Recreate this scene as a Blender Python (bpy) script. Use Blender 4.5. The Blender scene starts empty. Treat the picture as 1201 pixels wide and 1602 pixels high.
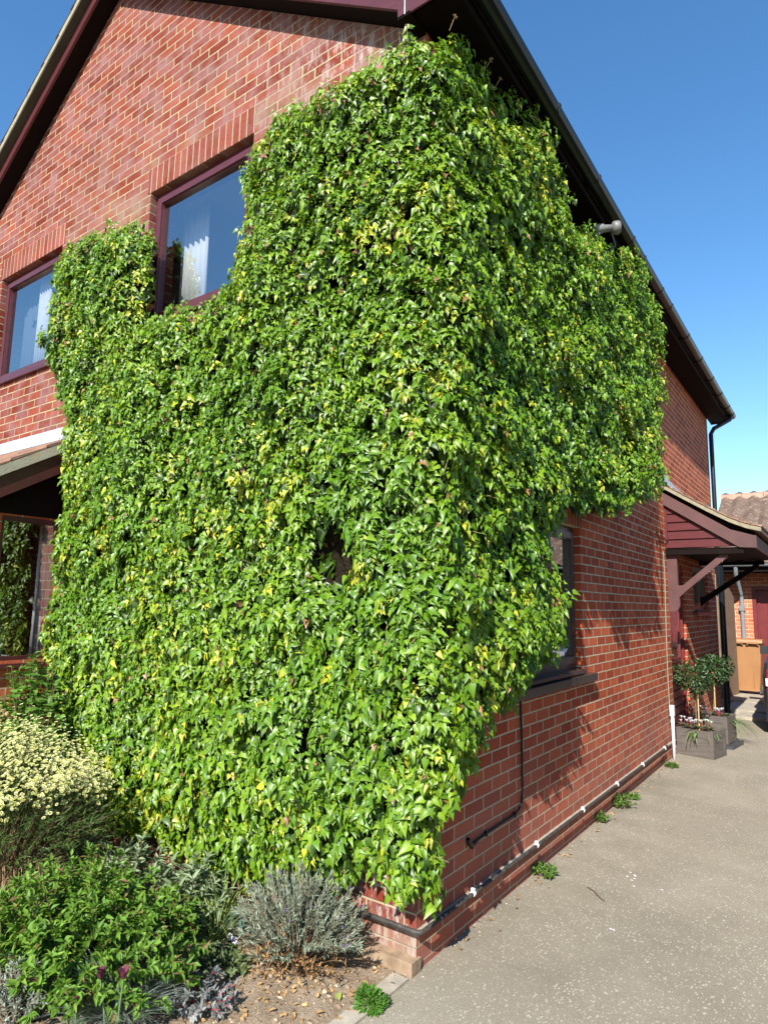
import bpy, bmesh, math
import numpy as np
from mathutils import Vector, Matrix

scene = bpy.context.scene
COL = scene.collection
rng = np.random.default_rng(11)

# ---------------------------------------------------------------- camera
cd = bpy.data.cameras.new("camera")
cam = bpy.data.objects.new("camera", cd)
COL.objects.link(cam)
FW = Vector((-0.577197, 0.804436, 0.140452))
RT = Vector((0.813880, 0.580736, 0.018545))
UP = Vector((0.066647, -0.125015, 0.989914))
cam.matrix_world = Matrix(((RT.x, UP.x, -FW.x, 1.7473),
                           (RT.y, UP.y, -FW.y, -2.7603),
                           (RT.z, UP.z, -FW.z, 1.5260),
                           (0, 0, 0, 1)))
cd.sensor_fit = 'VERTICAL'
cd.sensor_height = 36.0
cd.lens = 1000.9 / 1602 * 36.0
cd.clip_start = 0.05
cd.clip_end = 2000
scene.camera = cam

# ---------------------------------------------------------------- sky, sun, exposure
SUN = Vector((0.215, -0.772, 0.618)).normalized()
world = bpy.data.worlds.new("World")
scene.world = world
world.use_nodes = True
wn = world.node_tree
sky = wn.nodes.new("ShaderNodeTexSky")
sky.sky_type = 'NISHITA'
sky.sun_disc = False
sky.sun_elevation = math.asin(SUN.z)
sky.sun_rotation = math.atan2(SUN.x, SUN.y)
sky.air_density = 1.15
sky.dust_density = 0.25
sky.ozone_density = 2.6
hs = wn.nodes.new("ShaderNodeHueSaturation")
hs.inputs["Saturation"].default_value = 1.24
wn.links.new(sky.outputs[0], hs.inputs["Color"])
wn.links.new(hs.outputs[0], wn.nodes["Background"].inputs[0])
wn.nodes["Background"].inputs[1].default_value = 0.115
sd = bpy.data.lights.new("sun", 'SUN')
sd.energy = 5.0
sd.angle = math.radians(0.5)
sd.color = (1.0, 0.955, 0.88)
so = bpy.data.objects.new("sun", sd)
COL.objects.link(so)
so.rotation_euler = SUN.to_track_quat('Z', 'Y').to_euler()
scene.view_settings.view_transform = 'Standard'
scene.view_settings.look = 'None'
scene.view_settings.exposure = 1.0
scene.view_settings.gamma = 1.0
scene.view_settings.use_curve_mapping = False

# ---------------------------------------------------------------- helpers
GZ = -0.18            # ground level


def tag(o, label=None, cat=None, group=None, kind=None):
    if label: o["label"] = label
    if cat: o["category"] = cat
    if group: o["group"] = group
    if kind: o["kind"] = kind
    return o


def empty(name, loc=(0, 0, 0), rz=0.0, **kw):
    o = bpy.data.objects.new(name, None)
    o.empty_display_size = 0.1
    COL.objects.link(o)
    o.location = loc
    o.rotation_euler = (0, 0, rz)
    tag(o, **kw)
    return o


def link(name, me, mat, parent=None, **kw):
    o = bpy.data.objects.new(name, me)
    COL.objects.link(o)
    if mat is not None:
        for m in (mat if isinstance(mat, (list, tuple)) else [mat]):
            me.materials.append(m)
    if parent is not None:
        o.parent = parent
    tag(o, **kw)
    return o


def bm_obj(name, bm, mat, parent=None, smooth=False, bevel=0.0, **kw):
    if bevel > 0:
        bmesh.ops.bevel(bm, geom=[e for e in bm.edges if len(e.link_faces) == 2 and e.calc_face_angle(0) > 0.6],
                        offset=bevel, segments=2, affect='EDGES', profile=0.6)
    bmesh.ops.recalc_face_normals(bm, faces=bm.faces[:])
    me = bpy.data.meshes.new(name)
    bm.to_mesh(me)
    bm.free()
    if smooth:
        me.polygons.foreach_set("use_smooth", np.ones(len(me.polygons), dtype=bool))
    return link(name, me, mat, parent, **kw)


def box(bm, x0, x1, y0, y1, z0, z1, M=None):
    vs = [bm.verts.new((x, y, z)) for x in (x0, x1) for y in (y0, y1) for z in (z0, z1)]
    if M is not None:
        for v in vs: v.co = M @ v.co
    for f in ((0, 1, 3, 2), (4, 6, 7, 5), (0, 4, 5, 1), (2, 3, 7, 6), (0, 2, 6, 4), (1, 5, 7, 3)):
        bm.faces.new([vs[i] for i in f])
    return vs


def boxes(name, lst, mat, parent=None, bevel=0.0, M=None, **kw):
    bm = bmesh.new()
    for b in lst: box(bm, *b, M=M)
    return bm_obj(name, bm, mat, parent, bevel=bevel, **kw)


def prism(bm, poly, axis, a, b):
    """poly: 2-D points; axis 'y': (x,z) extruded from y=a to b; 'x': (y,z); 'z': (x,y)."""
    def P(p, t):
        return {'y': (p[0], t, p[1]), 'x': (t, p[0], p[1]), 'z': (p[0], p[1], t)}[axis]
    v0 = [bm.verts.new(P(p, a)) for p in poly]
    v1 = [bm.verts.new(P(p, b)) for p in poly]
    n = len(poly)
    bm.faces.new(v0)
    bm.faces.new(v1[::-1])
    for i in range(n):
        bm.faces.new((v0[i], v1[i], v1[(i + 1) % n], v0[(i + 1) % n]))


def prism_obj(name, poly, axis, a, b, mat, parent=None, bevel=0.0, **kw):
    bm = bmesh.new()
    prism(bm, poly, axis, a, b)
    return bm_obj(name, bm, mat, parent, bevel=bevel, **kw)


def raw_mesh(name, V, faces_by_size):
    """V (n,3); faces_by_size: list of (k, int array (m,k))."""
    me = bpy.data.meshes.new(name)
    me.vertices.add(len(V))
    me.vertices.foreach_set("co", np.ascontiguousarray(V, dtype=np.float32).ravel())
    loops = np.concatenate([f.ravel() for _, f in faces_by_size]).astype(np.int32)
    tot = np.concatenate([np.full(len(f), k, dtype=np.int32) for k, f in faces_by_size])
    start = np.concatenate(([0], np.cumsum(tot)[:-1])).astype(np.int32)
    me.loops.add(len(loops))
    me.loops.foreach_set("vertex_index", loops)
    me.polygons.add(len(tot))
    me.polygons.foreach_set("loop_start", start)
    me.polygons.foreach_set("loop_total", tot)
    me.update(calc_edges=True)
    return me


def norm(a):
    return a / np.maximum(np.linalg.norm(a, axis=-1, keepdims=True), 1e-9)


def tpl_leaf(halves, fold=0.12, droop=0.25, curl=0.0):
    """halves: right-hand outline points (x,y) between base and tip; a midrib is added."""
    ys = [p[1] for p in halves]
    n = len(halves)
    mids = [(0, 0.02)] + [(0, 0.02 + 0.96 * (i + 1) / n) for i in range(n - 1)] + [(0, 1.0)]
    V = []
    for x, y in mids: V.append((x, y))
    for x, y in halves: V.append((x, y))
    for x, y in halves: V.append((-x, y))
    V3 = [(x, y, fold * abs(x) * 2 - droop * max(y, 0) ** 2 - curl * abs(x) ** 2 * 4) for x, y in V]
    m, R, Lf = 0, n + 1, 2 * n + 1
    quads, tris = [], []
    tris += [(m, R, m + 1), (m, m + 1, Lf)]
    for i in range(n - 1):
        quads.append((m + i + 1, R + i, R + i + 1, m + i + 2))
        quads.append((m + i + 2, Lf + i + 1, Lf + i, m + i + 1))
    return np.array(V3), np.array(quads).reshape(-1, 4), np.array(tris).reshape(-1, 3)


IVY = tpl_leaf([(0.28, -0.08), (0.50, 0.17), (0.30, 0.48), (0.14, 0.76)], fold=0.17, droop=0.34)
OVAL = tpl_leaf([(0.30, 0.15), (0.46, 0.42), (0.30, 0.75)], fold=0.10, droop=0.18)
LANCE = tpl_leaf([(0.32, 0.2), (0.42, 0.45), (0.2, 0.78)], fold=0.16, droop=0.15)
NEEDLE = (np.array([(-.5, 0, 0), (.5, 0, 0), (.35, .6, .02), (0, 1, 0), (-.35, .6, .02)]),
          np.array([(0, 1, 2, 4)]), np.array([(4, 2, 3)]))
BLADE = (np.array([(-.5, 0, 0), (.5, 0, 0), (.45, .3, .03), (-.45, .3, .03), (.36, .6, -.04), (-.36, .6, -.04),
                   (.2, .85, -.18), (-.2, .85, -.18), (0, 1, -.32)]),
         np.array([(0, 1, 2, 3), (3, 2, 4, 5), (5, 4, 6, 7)]), np.array([(7, 6, 8)]))


def _cup(n, r0, r1, h):
    V = [(0, 0, 0)]
    q = []
    for i in range(n):
        a = 2 * math.pi * i / n
        b = 2 * math.pi / n * 0.48
        for da, r, hh in ((-b * .6, r0, h * .5), (b * .6, r0, h * .5), (b, r1, h), (-b, r1, h)):
            V.append((math.cos(a + da) * r, math.sin(a + da) * r, hh))
        k = 1 + 4 * i
        q.append((k, k + 1, k + 2, k + 3))
        q.append((0, k, k + 1, 0))
    quads = [f for f in q if len(set(f)) == 4]
    tris = [f[:3] for f in q if len(set(f)) == 3]
    return np.array(V, float), np.array(quads), np.array(tris)


FLOWER = _cup(5, 0.5, 1.0, 0.35)


def leaf_mesh(name, mat, P, Y, N, L, W, C, tpl, parent=None, smooth=True, **kw):
    P = np.asarray(P, float); n = len(P)
    Y = norm(np.broadcast_to(np.asarray(Y, float), (n, 3)))
    N = np.broadcast_to(np.asarray(N, float), (n, 3))
    N = norm(N - Y * np.sum(N * Y, axis=1, keepdims=True))
    X = np.cross(Y, N)
    L = np.broadcast_to(np.asarray(L, float), (n,)); W = np.broadcast_to(np.asarray(W, float), (n,))
    T, Q, R3 = tpl
    k = len(T)
    V = (P[:, None, :] + X[:, None, :] * (T[None, :, 0:1] * W[:, None, None])
         + Y[:, None, :] * (T[None, :, 1:2] * L[:, None, None])
         + N[:, None, :] * (T[None, :, 2:3] * L[:, None, None]))
    base = (np.arange(n) * k)
    fs = []
    if len(Q): fs.append((4, (base[:, None, None] + Q[None]).reshape(-1, 4)))
    if len(R3): fs.append((3, (base[:, None, None] + R3[None]).reshape(-1, 3)))
    me = raw_mesh(name, V.reshape(-1, 3), fs)
    if smooth:
        me.polygons.foreach_set("use_smooth", np.ones(len(me.polygons), dtype=bool))
    C = np.broadcast_to(np.asarray(C, float), (n, 3))
    at = me.attributes.new("col", 'FLOAT_COLOR', 'POINT')
    cc = np.ones((n, k, 4), dtype=np.float32)
    cc[:, :, :3] = C[:, None, :]
    at.data.foreach_set("color", cc.ravel())
    return link(name, me, mat, parent, **kw)


def tubes(name, paths, mat, parent=None, sides=5, cap=False, **kw):
    """paths: list of (points (m,3), radius or radii)."""
    VV, QQ = [], []
    off = 0
    caps = []
    for pts, rad in paths:
        pts = np.asarray(pts, float); m = len(pts)
        rad = np.broadcast_to(np.asarray(rad, float), (m,))
        tg = norm(np.gradient(pts, axis=0))
        ref = np.array([0, 0, 1.0])
        if abs(tg[0] @ ref) > .9: ref = np.array([1.0, 0, 0])
        u = norm(np.cross(tg, ref)); v = np.cross(tg, u)
        an = np.arange(sides) * 2 * math.pi / sides
        ring = pts[:, None] + rad[:, None, None] * (u[:, None] * np.cos(an)[None, :, None] + v[:, None] * np.sin(an)[None, :, None])
        VV.append(ring.reshape(-1, 3))
        i = np.arange(m - 1)[:, None] * sides; j = np.arange(sides)[None]; j2 = (j + 1) % sides
        QQ.append(np.stack([off + i + j, off + i + j2, off + i + sides + j2, off + i + sides + j], -1).reshape(-1, 4))
        if cap:
            caps.append(off + np.arange(sides)[::-1]); caps.append(off + (m - 1) * sides + np.arange(sides))
        off += m * sides
    fs = [(4, np.concatenate(QQ))]
    if cap: fs.append((sides, np.array(caps)))
    me = raw_mesh(name, np.concatenate(VV), fs)
    me.polygons.foreach_set("use_smooth", np.ones(len(me.polygons), dtype=bool))
    return link(name, me, mat, parent, **kw)


def lathe(bm, prof, segs=20, M=None):
    rings = []
    for r, z in prof:
        ring = []
        for i in range(segs):
            a = 2 * math.pi * i / segs
            p = Vector((r * math.cos(a), r * math.sin(a), z))
            ring.append(bm.verts.new(M @ p if M is not None else p))
        rings.append(ring)
    for a, b in zip(rings, rings[1:]):
        for i in range(segs):
            bm.faces.new((a[i], a[(i + 1) % segs], b[(i + 1) % segs], b[i]))
    bm.faces.new(rings[0][::-1]); bm.faces.new(rings[-1])


_G = rng.random((64, 64, 64))


def vnoise(p):
    p = np.asarray(p, float)
    i = np.floor(p).astype(int); f = p - i; f = f * f * (3 - 2 * f)
    r = 0
    for dx in (0, 1):
        for dy in (0, 1):
            for dz in (0, 1):
                w = ((f[..., 0] if dx else 1 - f[..., 0]) * (f[..., 1] if dy else 1 - f[..., 1]) * (f[..., 2] if dz else 1 - f[..., 2]))
                r = r + w * _G[(i[..., 0] + dx) % 64, (i[..., 1] + dy) % 64, (i[..., 2] + dz) % 64]
    return r


def inpoly(x, y, poly):
    poly = np.asarray(poly); inside = np.zeros(len(x), bool)
    j = len(poly) - 1
    for i in range(len(poly)):
        xi, yi = poly[i]; xj, yj = poly[j]
        c = ((yi > y) != (yj > y)) & (x < (xj - xi) * (y - yi) / (yj - yi + 1e-12) + xi)
        inside ^= c; j = i
    return inside


def polydist(x, y, poly):
    poly = np.asarray(poly); d = np.full(len(x), 1e9)
    for a, b in zip(poly, np.roll(poly, -1, axis=0)):
        ab = b - a; t = np.clip(((x - a[0]) * ab[0] + (y - a[1]) * ab[1]) / (ab @ ab + 1e-12), 0, 1)
        d = np.minimum(d, np.hypot(x - a[0] - t * ab[0], y - a[1] - t * ab[1]))
    return d


def rdir(n):
    return norm(rng.normal(size=(n, 3)))


# ---------------------------------------------------------------- materials
class NT:
    def __init__(self, name):
        self.m = bpy.data.materials.new(name); self.m.use_nodes = True
        self.t = self.m.node_tree; self.N = self.t.nodes; self.b = self.N["Principled BSDF"]; self.out = self.N["Material Output"]

    def n(self, typ, **kw):
        x = self.N.new(typ)
        for k, v in kw.items():
            if k.startswith("i_"):
                x.inputs[k[2:].replace("_", " ")].default_value = v
            else: setattr(x, k, v)
        return x

    def l(self, a, b): self.t.links.new(a, b)

    def noise(self, scale, detail=4, vec=None, rough=0.55):
        x = self.n("ShaderNodeTexNoise"); x.inputs["Scale"].default_value = scale
        x.inputs["Detail"].default_value = detail; x.inputs["Roughness"].default_value = rough
        if vec is not None: self.l(vec, x.inputs["Vector"])
        return x.outputs["Fac"]

    def ramp(self, fac, stops):
        r = self.n("ShaderNodeValToRGB"); e = r.color_ramp.elements
        e[0].position, e[0].color = stops[0][0], (*stops[0][1], 1) if len(stops[0][1]) == 3 else stops[0][1]
        e[1].position, e[1].color = stops[-1][0], (*stops[-1][1], 1)
        for p, c in stops[1:-1]:
            k = e.new(p); k.color = (*c, 1)
        self.l(fac, r.inputs[0]); return r.outputs[0]

    def mix(self, fac, a, b, mode='MIX'):
        x = self.n("ShaderNodeMix", data_type='RGBA', blend_type=mode)
        for s, v in ((x.inputs[0], fac), (x.inputs[6], a), (x.inputs[7], b)):
            if hasattr(v, "links") or isinstance(v, bpy.types.NodeSocket): self.l(v, s)
            elif isinstance(v, (int, float)): s.default_value = v
            else: s.default_value = (*v, 1)
        return x.outputs[2]

    def math(self, op, a, b=0.0):
        x = self.n("ShaderNodeMath", operation=op)
        for s, v in ((x.inputs[0], a), (x.inputs[1], b)):
            if isinstance(v, bpy.types.NodeSocket): self.l(v, s)
            else: s.default_value = v
        return x.outputs[0]

    def bump(self, h, strength=0.3, dist=0.01):
        x = self.n("ShaderNodeBump"); x.inputs["Strength"].default_value = strength; x.inputs["Distance"].default_value = dist
        self.l(h, x.inputs["Height"]); self.l(x.outputs[0], self.b.inputs["Normal"]); return x

    def pos(self):
        return self.n("ShaderNodeNewGeometry").outputs["Position"]

    def set(self, rough=0.6, spec=0.5, metal=0.0, color=None):
        self.b.inputs["Roughness"].default_value = rough
        self.b.inputs["Specular IOR Level"].default_value = spec
        self.b.inputs["Metallic"].default_value = metal
        if color is not None:
            if isinstance(color, bpy.types.NodeSocket): self.l(color, self.b.inputs["Base Color"])
            else: self.b.inputs["Base Color"].default_value = (*color, 1)
        return self.m


def surf(name, c, rough=0.6, spec=0.5, metal=0.0, var=0.18, scale=6.0, bump=0.0, bscale=60.0, stretch=None):
    t = NT(name); p = t.pos()
    if stretch:
        mp = t.n("ShaderNodeMapping"); mp.inputs["Scale"].default_value = stretch; t.l(p, mp.inputs[0]); p = mp.outputs[0]
    nz = t.noise(scale, 5, p)
    lo = tuple(max(0, x * (1 - var)) for x in c); hi = tuple(min(1, x * (1 + var)) for x in c)
    col = t.ramp(nz, [(0.3, lo), (0.7, hi)])
    if bump: t.bump(t.noise(bscale, 3, p), bump, 0.004)
    return t.set(rough, spec, metal, col)


def brick_mat(name, axis, u0, v0, c1, c2, mortar, bw=0.225, rh=0.075, offset=0.5, extra=None, bloom=0.0, rough=0.7):
    t = NT(name)
    sp = t.n("ShaderNodeSeparateXYZ"); t.l(t.pos(), sp.inputs[0])
    cb = t.n("ShaderNodeCombineXYZ")
    t.l(t.math('SUBTRACT', sp.outputs[0 if axis == 'x' else 1], u0 - 45.0), cb.inputs[0])
    t.l(t.math('SUBTRACT', sp.outputs[2], v0 - 15 * rh), cb.inputs[1])
    wob = t.n("ShaderNodeTexNoise"); wob.inputs["Scale"].default_value = 9.0; t.l(cb.outputs[0], wob.inputs["Vector"])
    ad = t.n("ShaderNodeVectorMath", operation='MULTIPLY_ADD')
    t.l(wob.outputs["Color"], ad.inputs[0]); ad.inputs[1].default_value = (0.006, 0.005, 0); t.l(cb.outputs[0], ad.inputs[2])
    br = t.n("ShaderNodeTexBrick"); br.offset = offset; br.squash = 1.0
    t.l(ad.outputs[0], br.inputs["Vector"])
    br.inputs["Scale"].default_value = 1.0
    br.inputs["Brick Width"].default_value = bw; br.inputs["Row Height"].default_value = rh
    br.inputs["Mortar Size"].default_value = 0.0062; br.inputs["Mortar Smooth"].default_value = 0.25
    br.inputs["Bias"].default_value = 0.0
    br.inputs["Color1"].default_value = (*c1, 1); br.inputs["Color2"].default_value = (*c2, 1)
    br.inputs["Mortar"].default_value = (*mortar, 1)
    col, fac = br.outputs["Color"], br.outputs["Fac"]
    fine = t.noise(45, 5, t.pos()); big = t.noise(1.6, 3, t.pos())
    col = t.mix(0.35, col, t.ramp(fine, [(0.3, (0.25, 0.25, 0.25)), (0.7, (0.85, 0.85, 0.85))]), 'SOFT_LIGHT')
    col = t.mix(0.45, col, t.ramp(big, [(0.3, (0.28, 0.28, 0.28)), (0.7, (0.72, 0.72, 0.72))]), 'SOFT_LIGHT')
    if bloom:
        pat = t.math('MULTIPLY', t.ramp(t.noise(5.5, 4, t.pos()), [(0.42, (0, 0, 0)), (0.72, (1, 1, 1))]), bloom)
        salt = t.ramp(t.noise(38, 4, t.pos(), 0.7), [(0.60, (0, 0, 0)), (0.70, (1, 1, 1))])
        col = t.mix(t.math('MULTIPLY', t.math('MULTIPLY', salt, pat), 0.55), col, (0.40, 0.33, 0.31))
        col = t.mix(pat, col, (0.225, 0.125, 0.128))
    if extra: col = extra(t, col, sp)
    h = t.math('SUBTRACT', t.math('MULTIPLY', fine, 0.25), t.math('MULTIPLY', fac, 1.0))
    t.bump(h, 1.0, 0.014)
    return t.set(0.85, 0.12, 0, col)


def gable_extra(t, col, sp):
    # bare traces the ivy left behind: pale rootlet streaks next to its edge, greenish film under the windows
    mp = t.n("ShaderNodeMapping"); mp.inputs["Scale"].default_value = (22, 1, 7); t.l(t.pos(), mp.inputs[0])
    st = t.ramp(t.noise(1.0, 6, mp.outputs[0], 0.7), [(0.50, (0, 0, 0)), (0.60, (1, 1, 1))])
    mr = t.n("ShaderNodeMapRange"); mr.inputs[1].default_value = -1.75; mr.inputs[2].default_value = -0.25; t.l(sp.outputs[0], mr.inputs[0])
    f = t.math('MULTIPLY', t.math('MULTIPLY', st, mr.outputs[0]), 0.75)
    col = t.mix(f, col, (0.40, 0.34, 0.31))
    a = t.n("ShaderNodeMapRange"); a.inputs[1].default_value = 5.75; a.inputs[2].default_value = 4.7; t.l(sp.outputs[2], a.inputs[0])
    g = t.math('MULTIPLY', a.outputs[0], t.ramp(t.noise(2.2, 4, t.pos()), [(0.45, (0, 0, 0)), (0.65, (1, 1, 1))]))
    gx = t.n("ShaderNodeMapRange"); gx.inputs[1].default_value = -4.2; gx.inputs[2].default_value = -3.0; t.l(sp.outputs[0], gx.inputs[0])
    return t.mix(t.math('MULTIPLY', t.math('MULTIPLY', g, gx.outputs[0]), 0.55), col, (0.27, 0.215, 0.14))


def side_extra(t, col, sp):
    a = t.n("ShaderNodeMapRange"); a.inputs[1].default_value = 0.75; a.inputs[2].default_value = -0.1; t.l(sp.outputs[2], a.inputs[0])
    f = t.math('MULTIPLY', a.outputs[0], t.ramp(t.noise(1.1, 4, t.pos()), [(0.30, (0.25, 0.25, 0.25)), (0.7, (1, 1, 1))]))
    return t.mix(t.math('MULTIPLY', f, 0.6), col, (0.31, 0.185, 0.155))


MORT = (0.36, 0.295, 0.18)
M_gable = brick_mat("gable_brick", 'x', -1.4167, 5.0026, (0.130, 0.022, 0.012), (0.222, 0.053, 0.029), MORT, rh=0.0759, bloom=0.8, extra=gable_extra)
M_side = brick_mat("side_brick", 'y', 0.698, 0.5255, (0.28, 0.046, 0.018), (0.44, 0.096, 0.038), (0.50, 0.40, 0.26), bloom=0.12, extra=side_extra)
M_bay = brick_mat("bay_brick", 'y', 0.02, 0.5255, (0.30, 0.065, 0.024), (0.38, 0.10, 0.04), MORT)
M_bayf = brick_mat("bay_front_brick", 'x', 0.02, 0.5255, (0.30, 0.065, 0.024), (0.38, 0.10, 0.04), MORT)
M_soldier = brick_mat("soldier_brick", 'x', -1.4167, 4.7826, (0.150, 0.032, 0.021), (0.22, 0.056, 0.038), MORT, bw=0.075, rh=0.225, offset=0.0, bloom=0.35)
M_soldier_side = brick_mat("side_soldier_brick", 'y', 2.447, 2.17, (0.27, 0.052, 0.024), (0.38, 0.09, 0.045), MORT, bw=0.075, rh=0.225, offset=0.0)
M_gar = brick_mat("garage_brick", 'x', 0.0, 0.0, (0.42, 0.11, 0.05), (0.48, 0.17, 0.09), (0.55, 0.47, 0.33))
M_wood = surf("rosewood_plastic", (0.078, 0.020, 0.023), 0.32, 0.5, var=0.25, scale=9, stretch=(1, 1, 14))
M_woodh = surf("rosewood_board", (0.088, 0.015, 0.017), 0.42, 0.4, var=0.3, scale=7, stretch=(1.5, 1.5, 30), bump=0.1)
M_brown = surf("brown_paint", (0.088, 0.037, 0.035), 0.5, 0.4, var=0.15, bump=0.08)
M_soffit = surf("shaded_soffit", (0.008, 0.0045, 0.004), 0.7, 0.08)  # near black: shade under eaves and canopy is put into the colour
M_bayframe = surf("shaded_rosewood", (0.060, 0.016, 0.017), 0.35, 0.5)  # rosewood copy with the bay's shade put into its colour
M_frame_dark = surf("dark_brown_frame", (0.050, 0.032, 0.026), 0.32, 0.5)
M_black = surf("black_plastic", (0.008, 0.010, 0.013), 0.3, 0.3)
M_blackcable = surf("black_cable_rubber", (0.006, 0.006, 0.007), 0.5, 0.4)
M_white = surf("white_plastic", (0.75, 0.75, 0.76), 0.4, 0.5, var=0.06)
M_plaster = surf("interior_plaster", (0.50, 0.50, 0.50), 0.9, 0.2, var=0.04)
M_lead = surf("lead_flashing", (0.40, 0.42, 0.46), 0.45, 0.5, var=0.25, scale=14, bump=0.2, bscale=30)
M_cement = surf("cement_mortar", (0.25, 0.225, 0.155), 0.9, 0.2, var=0.2, scale=20, bump=0.4)
M_conc = surf("old_concrete", (0.33, 0.29, 0.23), 0.9, 0.2, var=0.2, scale=12, bump=0.4, bscale=90)
M_greypipe = surf("grey_pipe", (0.17, 0.19, 0.20), 0.4, 0.5, var=0.12)
M_dirtpipe = surf("weathered_pipe", (0.050, 0.043, 0.038), 0.55, 0.3, var=0.6, scale=30)
M_planter = surf("grey_wood", (0.105, 0.088, 0.076), 0.75, 0.3, var=0.25, scale=8, stretch=(1, 1, 10), bump=0.15)
M_tray = surf("dark_tray", (0.05, 0.05, 0.055), 0.55, 0.4)
M_soilpot = surf("potting_soil", (0.06, 0.04, 0.028), 0.95, 0.1, bump=0.6)
M_bin = surf("brown_bin_plastic", (0.30, 0.150, 0.062), 0.42, 0.45, var=0.06, scale=5)
M_gate = surf("weathered_gate_wood", (0.175, 0.115, 0.075), 0.8, 0.25, var=0.25, scale=10, stretch=(4, 4, 0.6), bump=0.2)
M_door = surf("maroon_door", (0.135, 0.020, 0.022), 0.4, 0.45, var=0.12)
M_wallgrey = surf("grey_metal", (0.30, 0.30, 0.29), 0.4, 0.5, metal=0.3)
M_curtain = surf("white_curtain", (0.80, 0.80, 0.80), 0.9, 0.1, var=0.03)
M_bark = surf("plant_stem", (0.13, 0.085, 0.05), 0.85, 0.2, var=0.3, scale=20)
M_cane = surf("bamboo_cane", (0.55, 0.36, 0.13), 0.6, 0.3)
M_redstem = surf("red_stem", (0.33, 0.05, 0.07), 0.5, 0.4)


def lichen_tile(name, c1, c2, lich=0.5):
    t = NT(name); p = t.pos()
    col = t.ramp(t.noise(5, 5, p), [(0.3, c1), (0.7, c2)])
    pat = t.ramp(t.noise(13, 4, p), [(0.58, (0, 0, 0)), (0.66, (1, 1, 1))])
    col = t.mix(t.math('MULTIPLY', pat, lich), col, (0.36, 0.30, 0.22))
    y = t.ramp(t.noise(21, 3, p), [(0.66, (0, 0, 0)), (0.70, (1, 1, 1))])
    col = t.mix(t.math('MULTIPLY', y, lich), col, (0.50, 0.26, 0.03))
    t.bump(t.noise(60, 4, p), 0.5, 0.006)
    return t.set(0.85, 0.25, 0, col)


M_tile = lichen_tile("roof_tile", (0.16, 0.085, 0.060), (0.27, 0.155, 0.105), 0.6)
M_gtile = lichen_tile("garage_tile", (0.095, 0.062, 0.046), (0.170, 0.118, 0.088), 0.6)
M_verge = lichen_tile("lichened_verge", (0.26, 0.24, 0.18), (0.40, 0.37, 0.28), 0.9)


def foliage_mat(name, rough=0.38, spec=0.5, trans=0.22, tint=(1.25, 1.15, 0.55)):
    t = NT(name)
    a = t.n("ShaderNodeAttribute", attribute_name="col")
    t.set(rough, spec, 0, a.outputs["Color"])
    tr = t.n("ShaderNodeBsdfTranslucent")
    t.l(t.mix(1.0, a.outputs["Color"], tint, 'MULTIPLY'), tr.inputs[0])
    mx = t.n("ShaderNodeMixShader"); mx.inputs[0].default_value = trans
    t.l(t.b.outputs[0], mx.inputs[1]); t.l(tr.outputs[0], mx.inputs[2]); t.l(mx.outputs[0], t.out.inputs[0])
    return t.m


M_ivy = foliage_mat("ivy_leaf", 0.41, 0.5, 0.26)
M_leaf = foliage_mat("soft_leaf", 0.55, 0.35, 0.28)
M_glossy = foliage_mat("glossy_leaf", 0.42, 0.45, 0.12)
M_petal = foliage_mat("petal", 0.7, 0.2, 0.25, (1, 1, 1))
M_dry = foliage_mat("dry_leaf", 0.8, 0.2, 0.1, (1, 1, 1))


def glass_mat(name, tint=(1, 1, 1), f0=0.05):
    t = NT(name)
    tr = t.n("ShaderNodeBsdfTransparent"); tr.inputs[0].default_value = (*tint, 1)
    gl = t.n("ShaderNodeBsdfGlossy"); gl.inputs["Roughness"].default_value = 0.0
    lw = t.n("ShaderNodeLayerWeight"); lw.inputs[0].default_value = 0.5
    fz = t.math('MULTIPLY', t.math('POWER', lw.outputs["Facing"], 4.0), 0.9)
    wv = t.n("ShaderNodeBump"); wv.inputs["Strength"].default_value = 0.03; wv.inputs["Distance"].default_value = 0.02
    t.l(t.noise(3.0, 2, t.pos()), wv.inputs["Height"]); t.l(wv.outputs[0], gl.inputs["Normal"])
    mx = t.n("ShaderNodeMixShader")
    t.l(t.math('ADD', fz, f0), mx.inputs[0]); t.l(tr.outputs[0], mx.inputs[1]); t.l(gl.outputs[0], mx.inputs[2])
    t.l(mx.outputs[0], t.out.inputs[0])
    return t.m


M_glass = glass_mat("window_glass", (0.86, 0.89, 0.90), 0.42)


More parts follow.
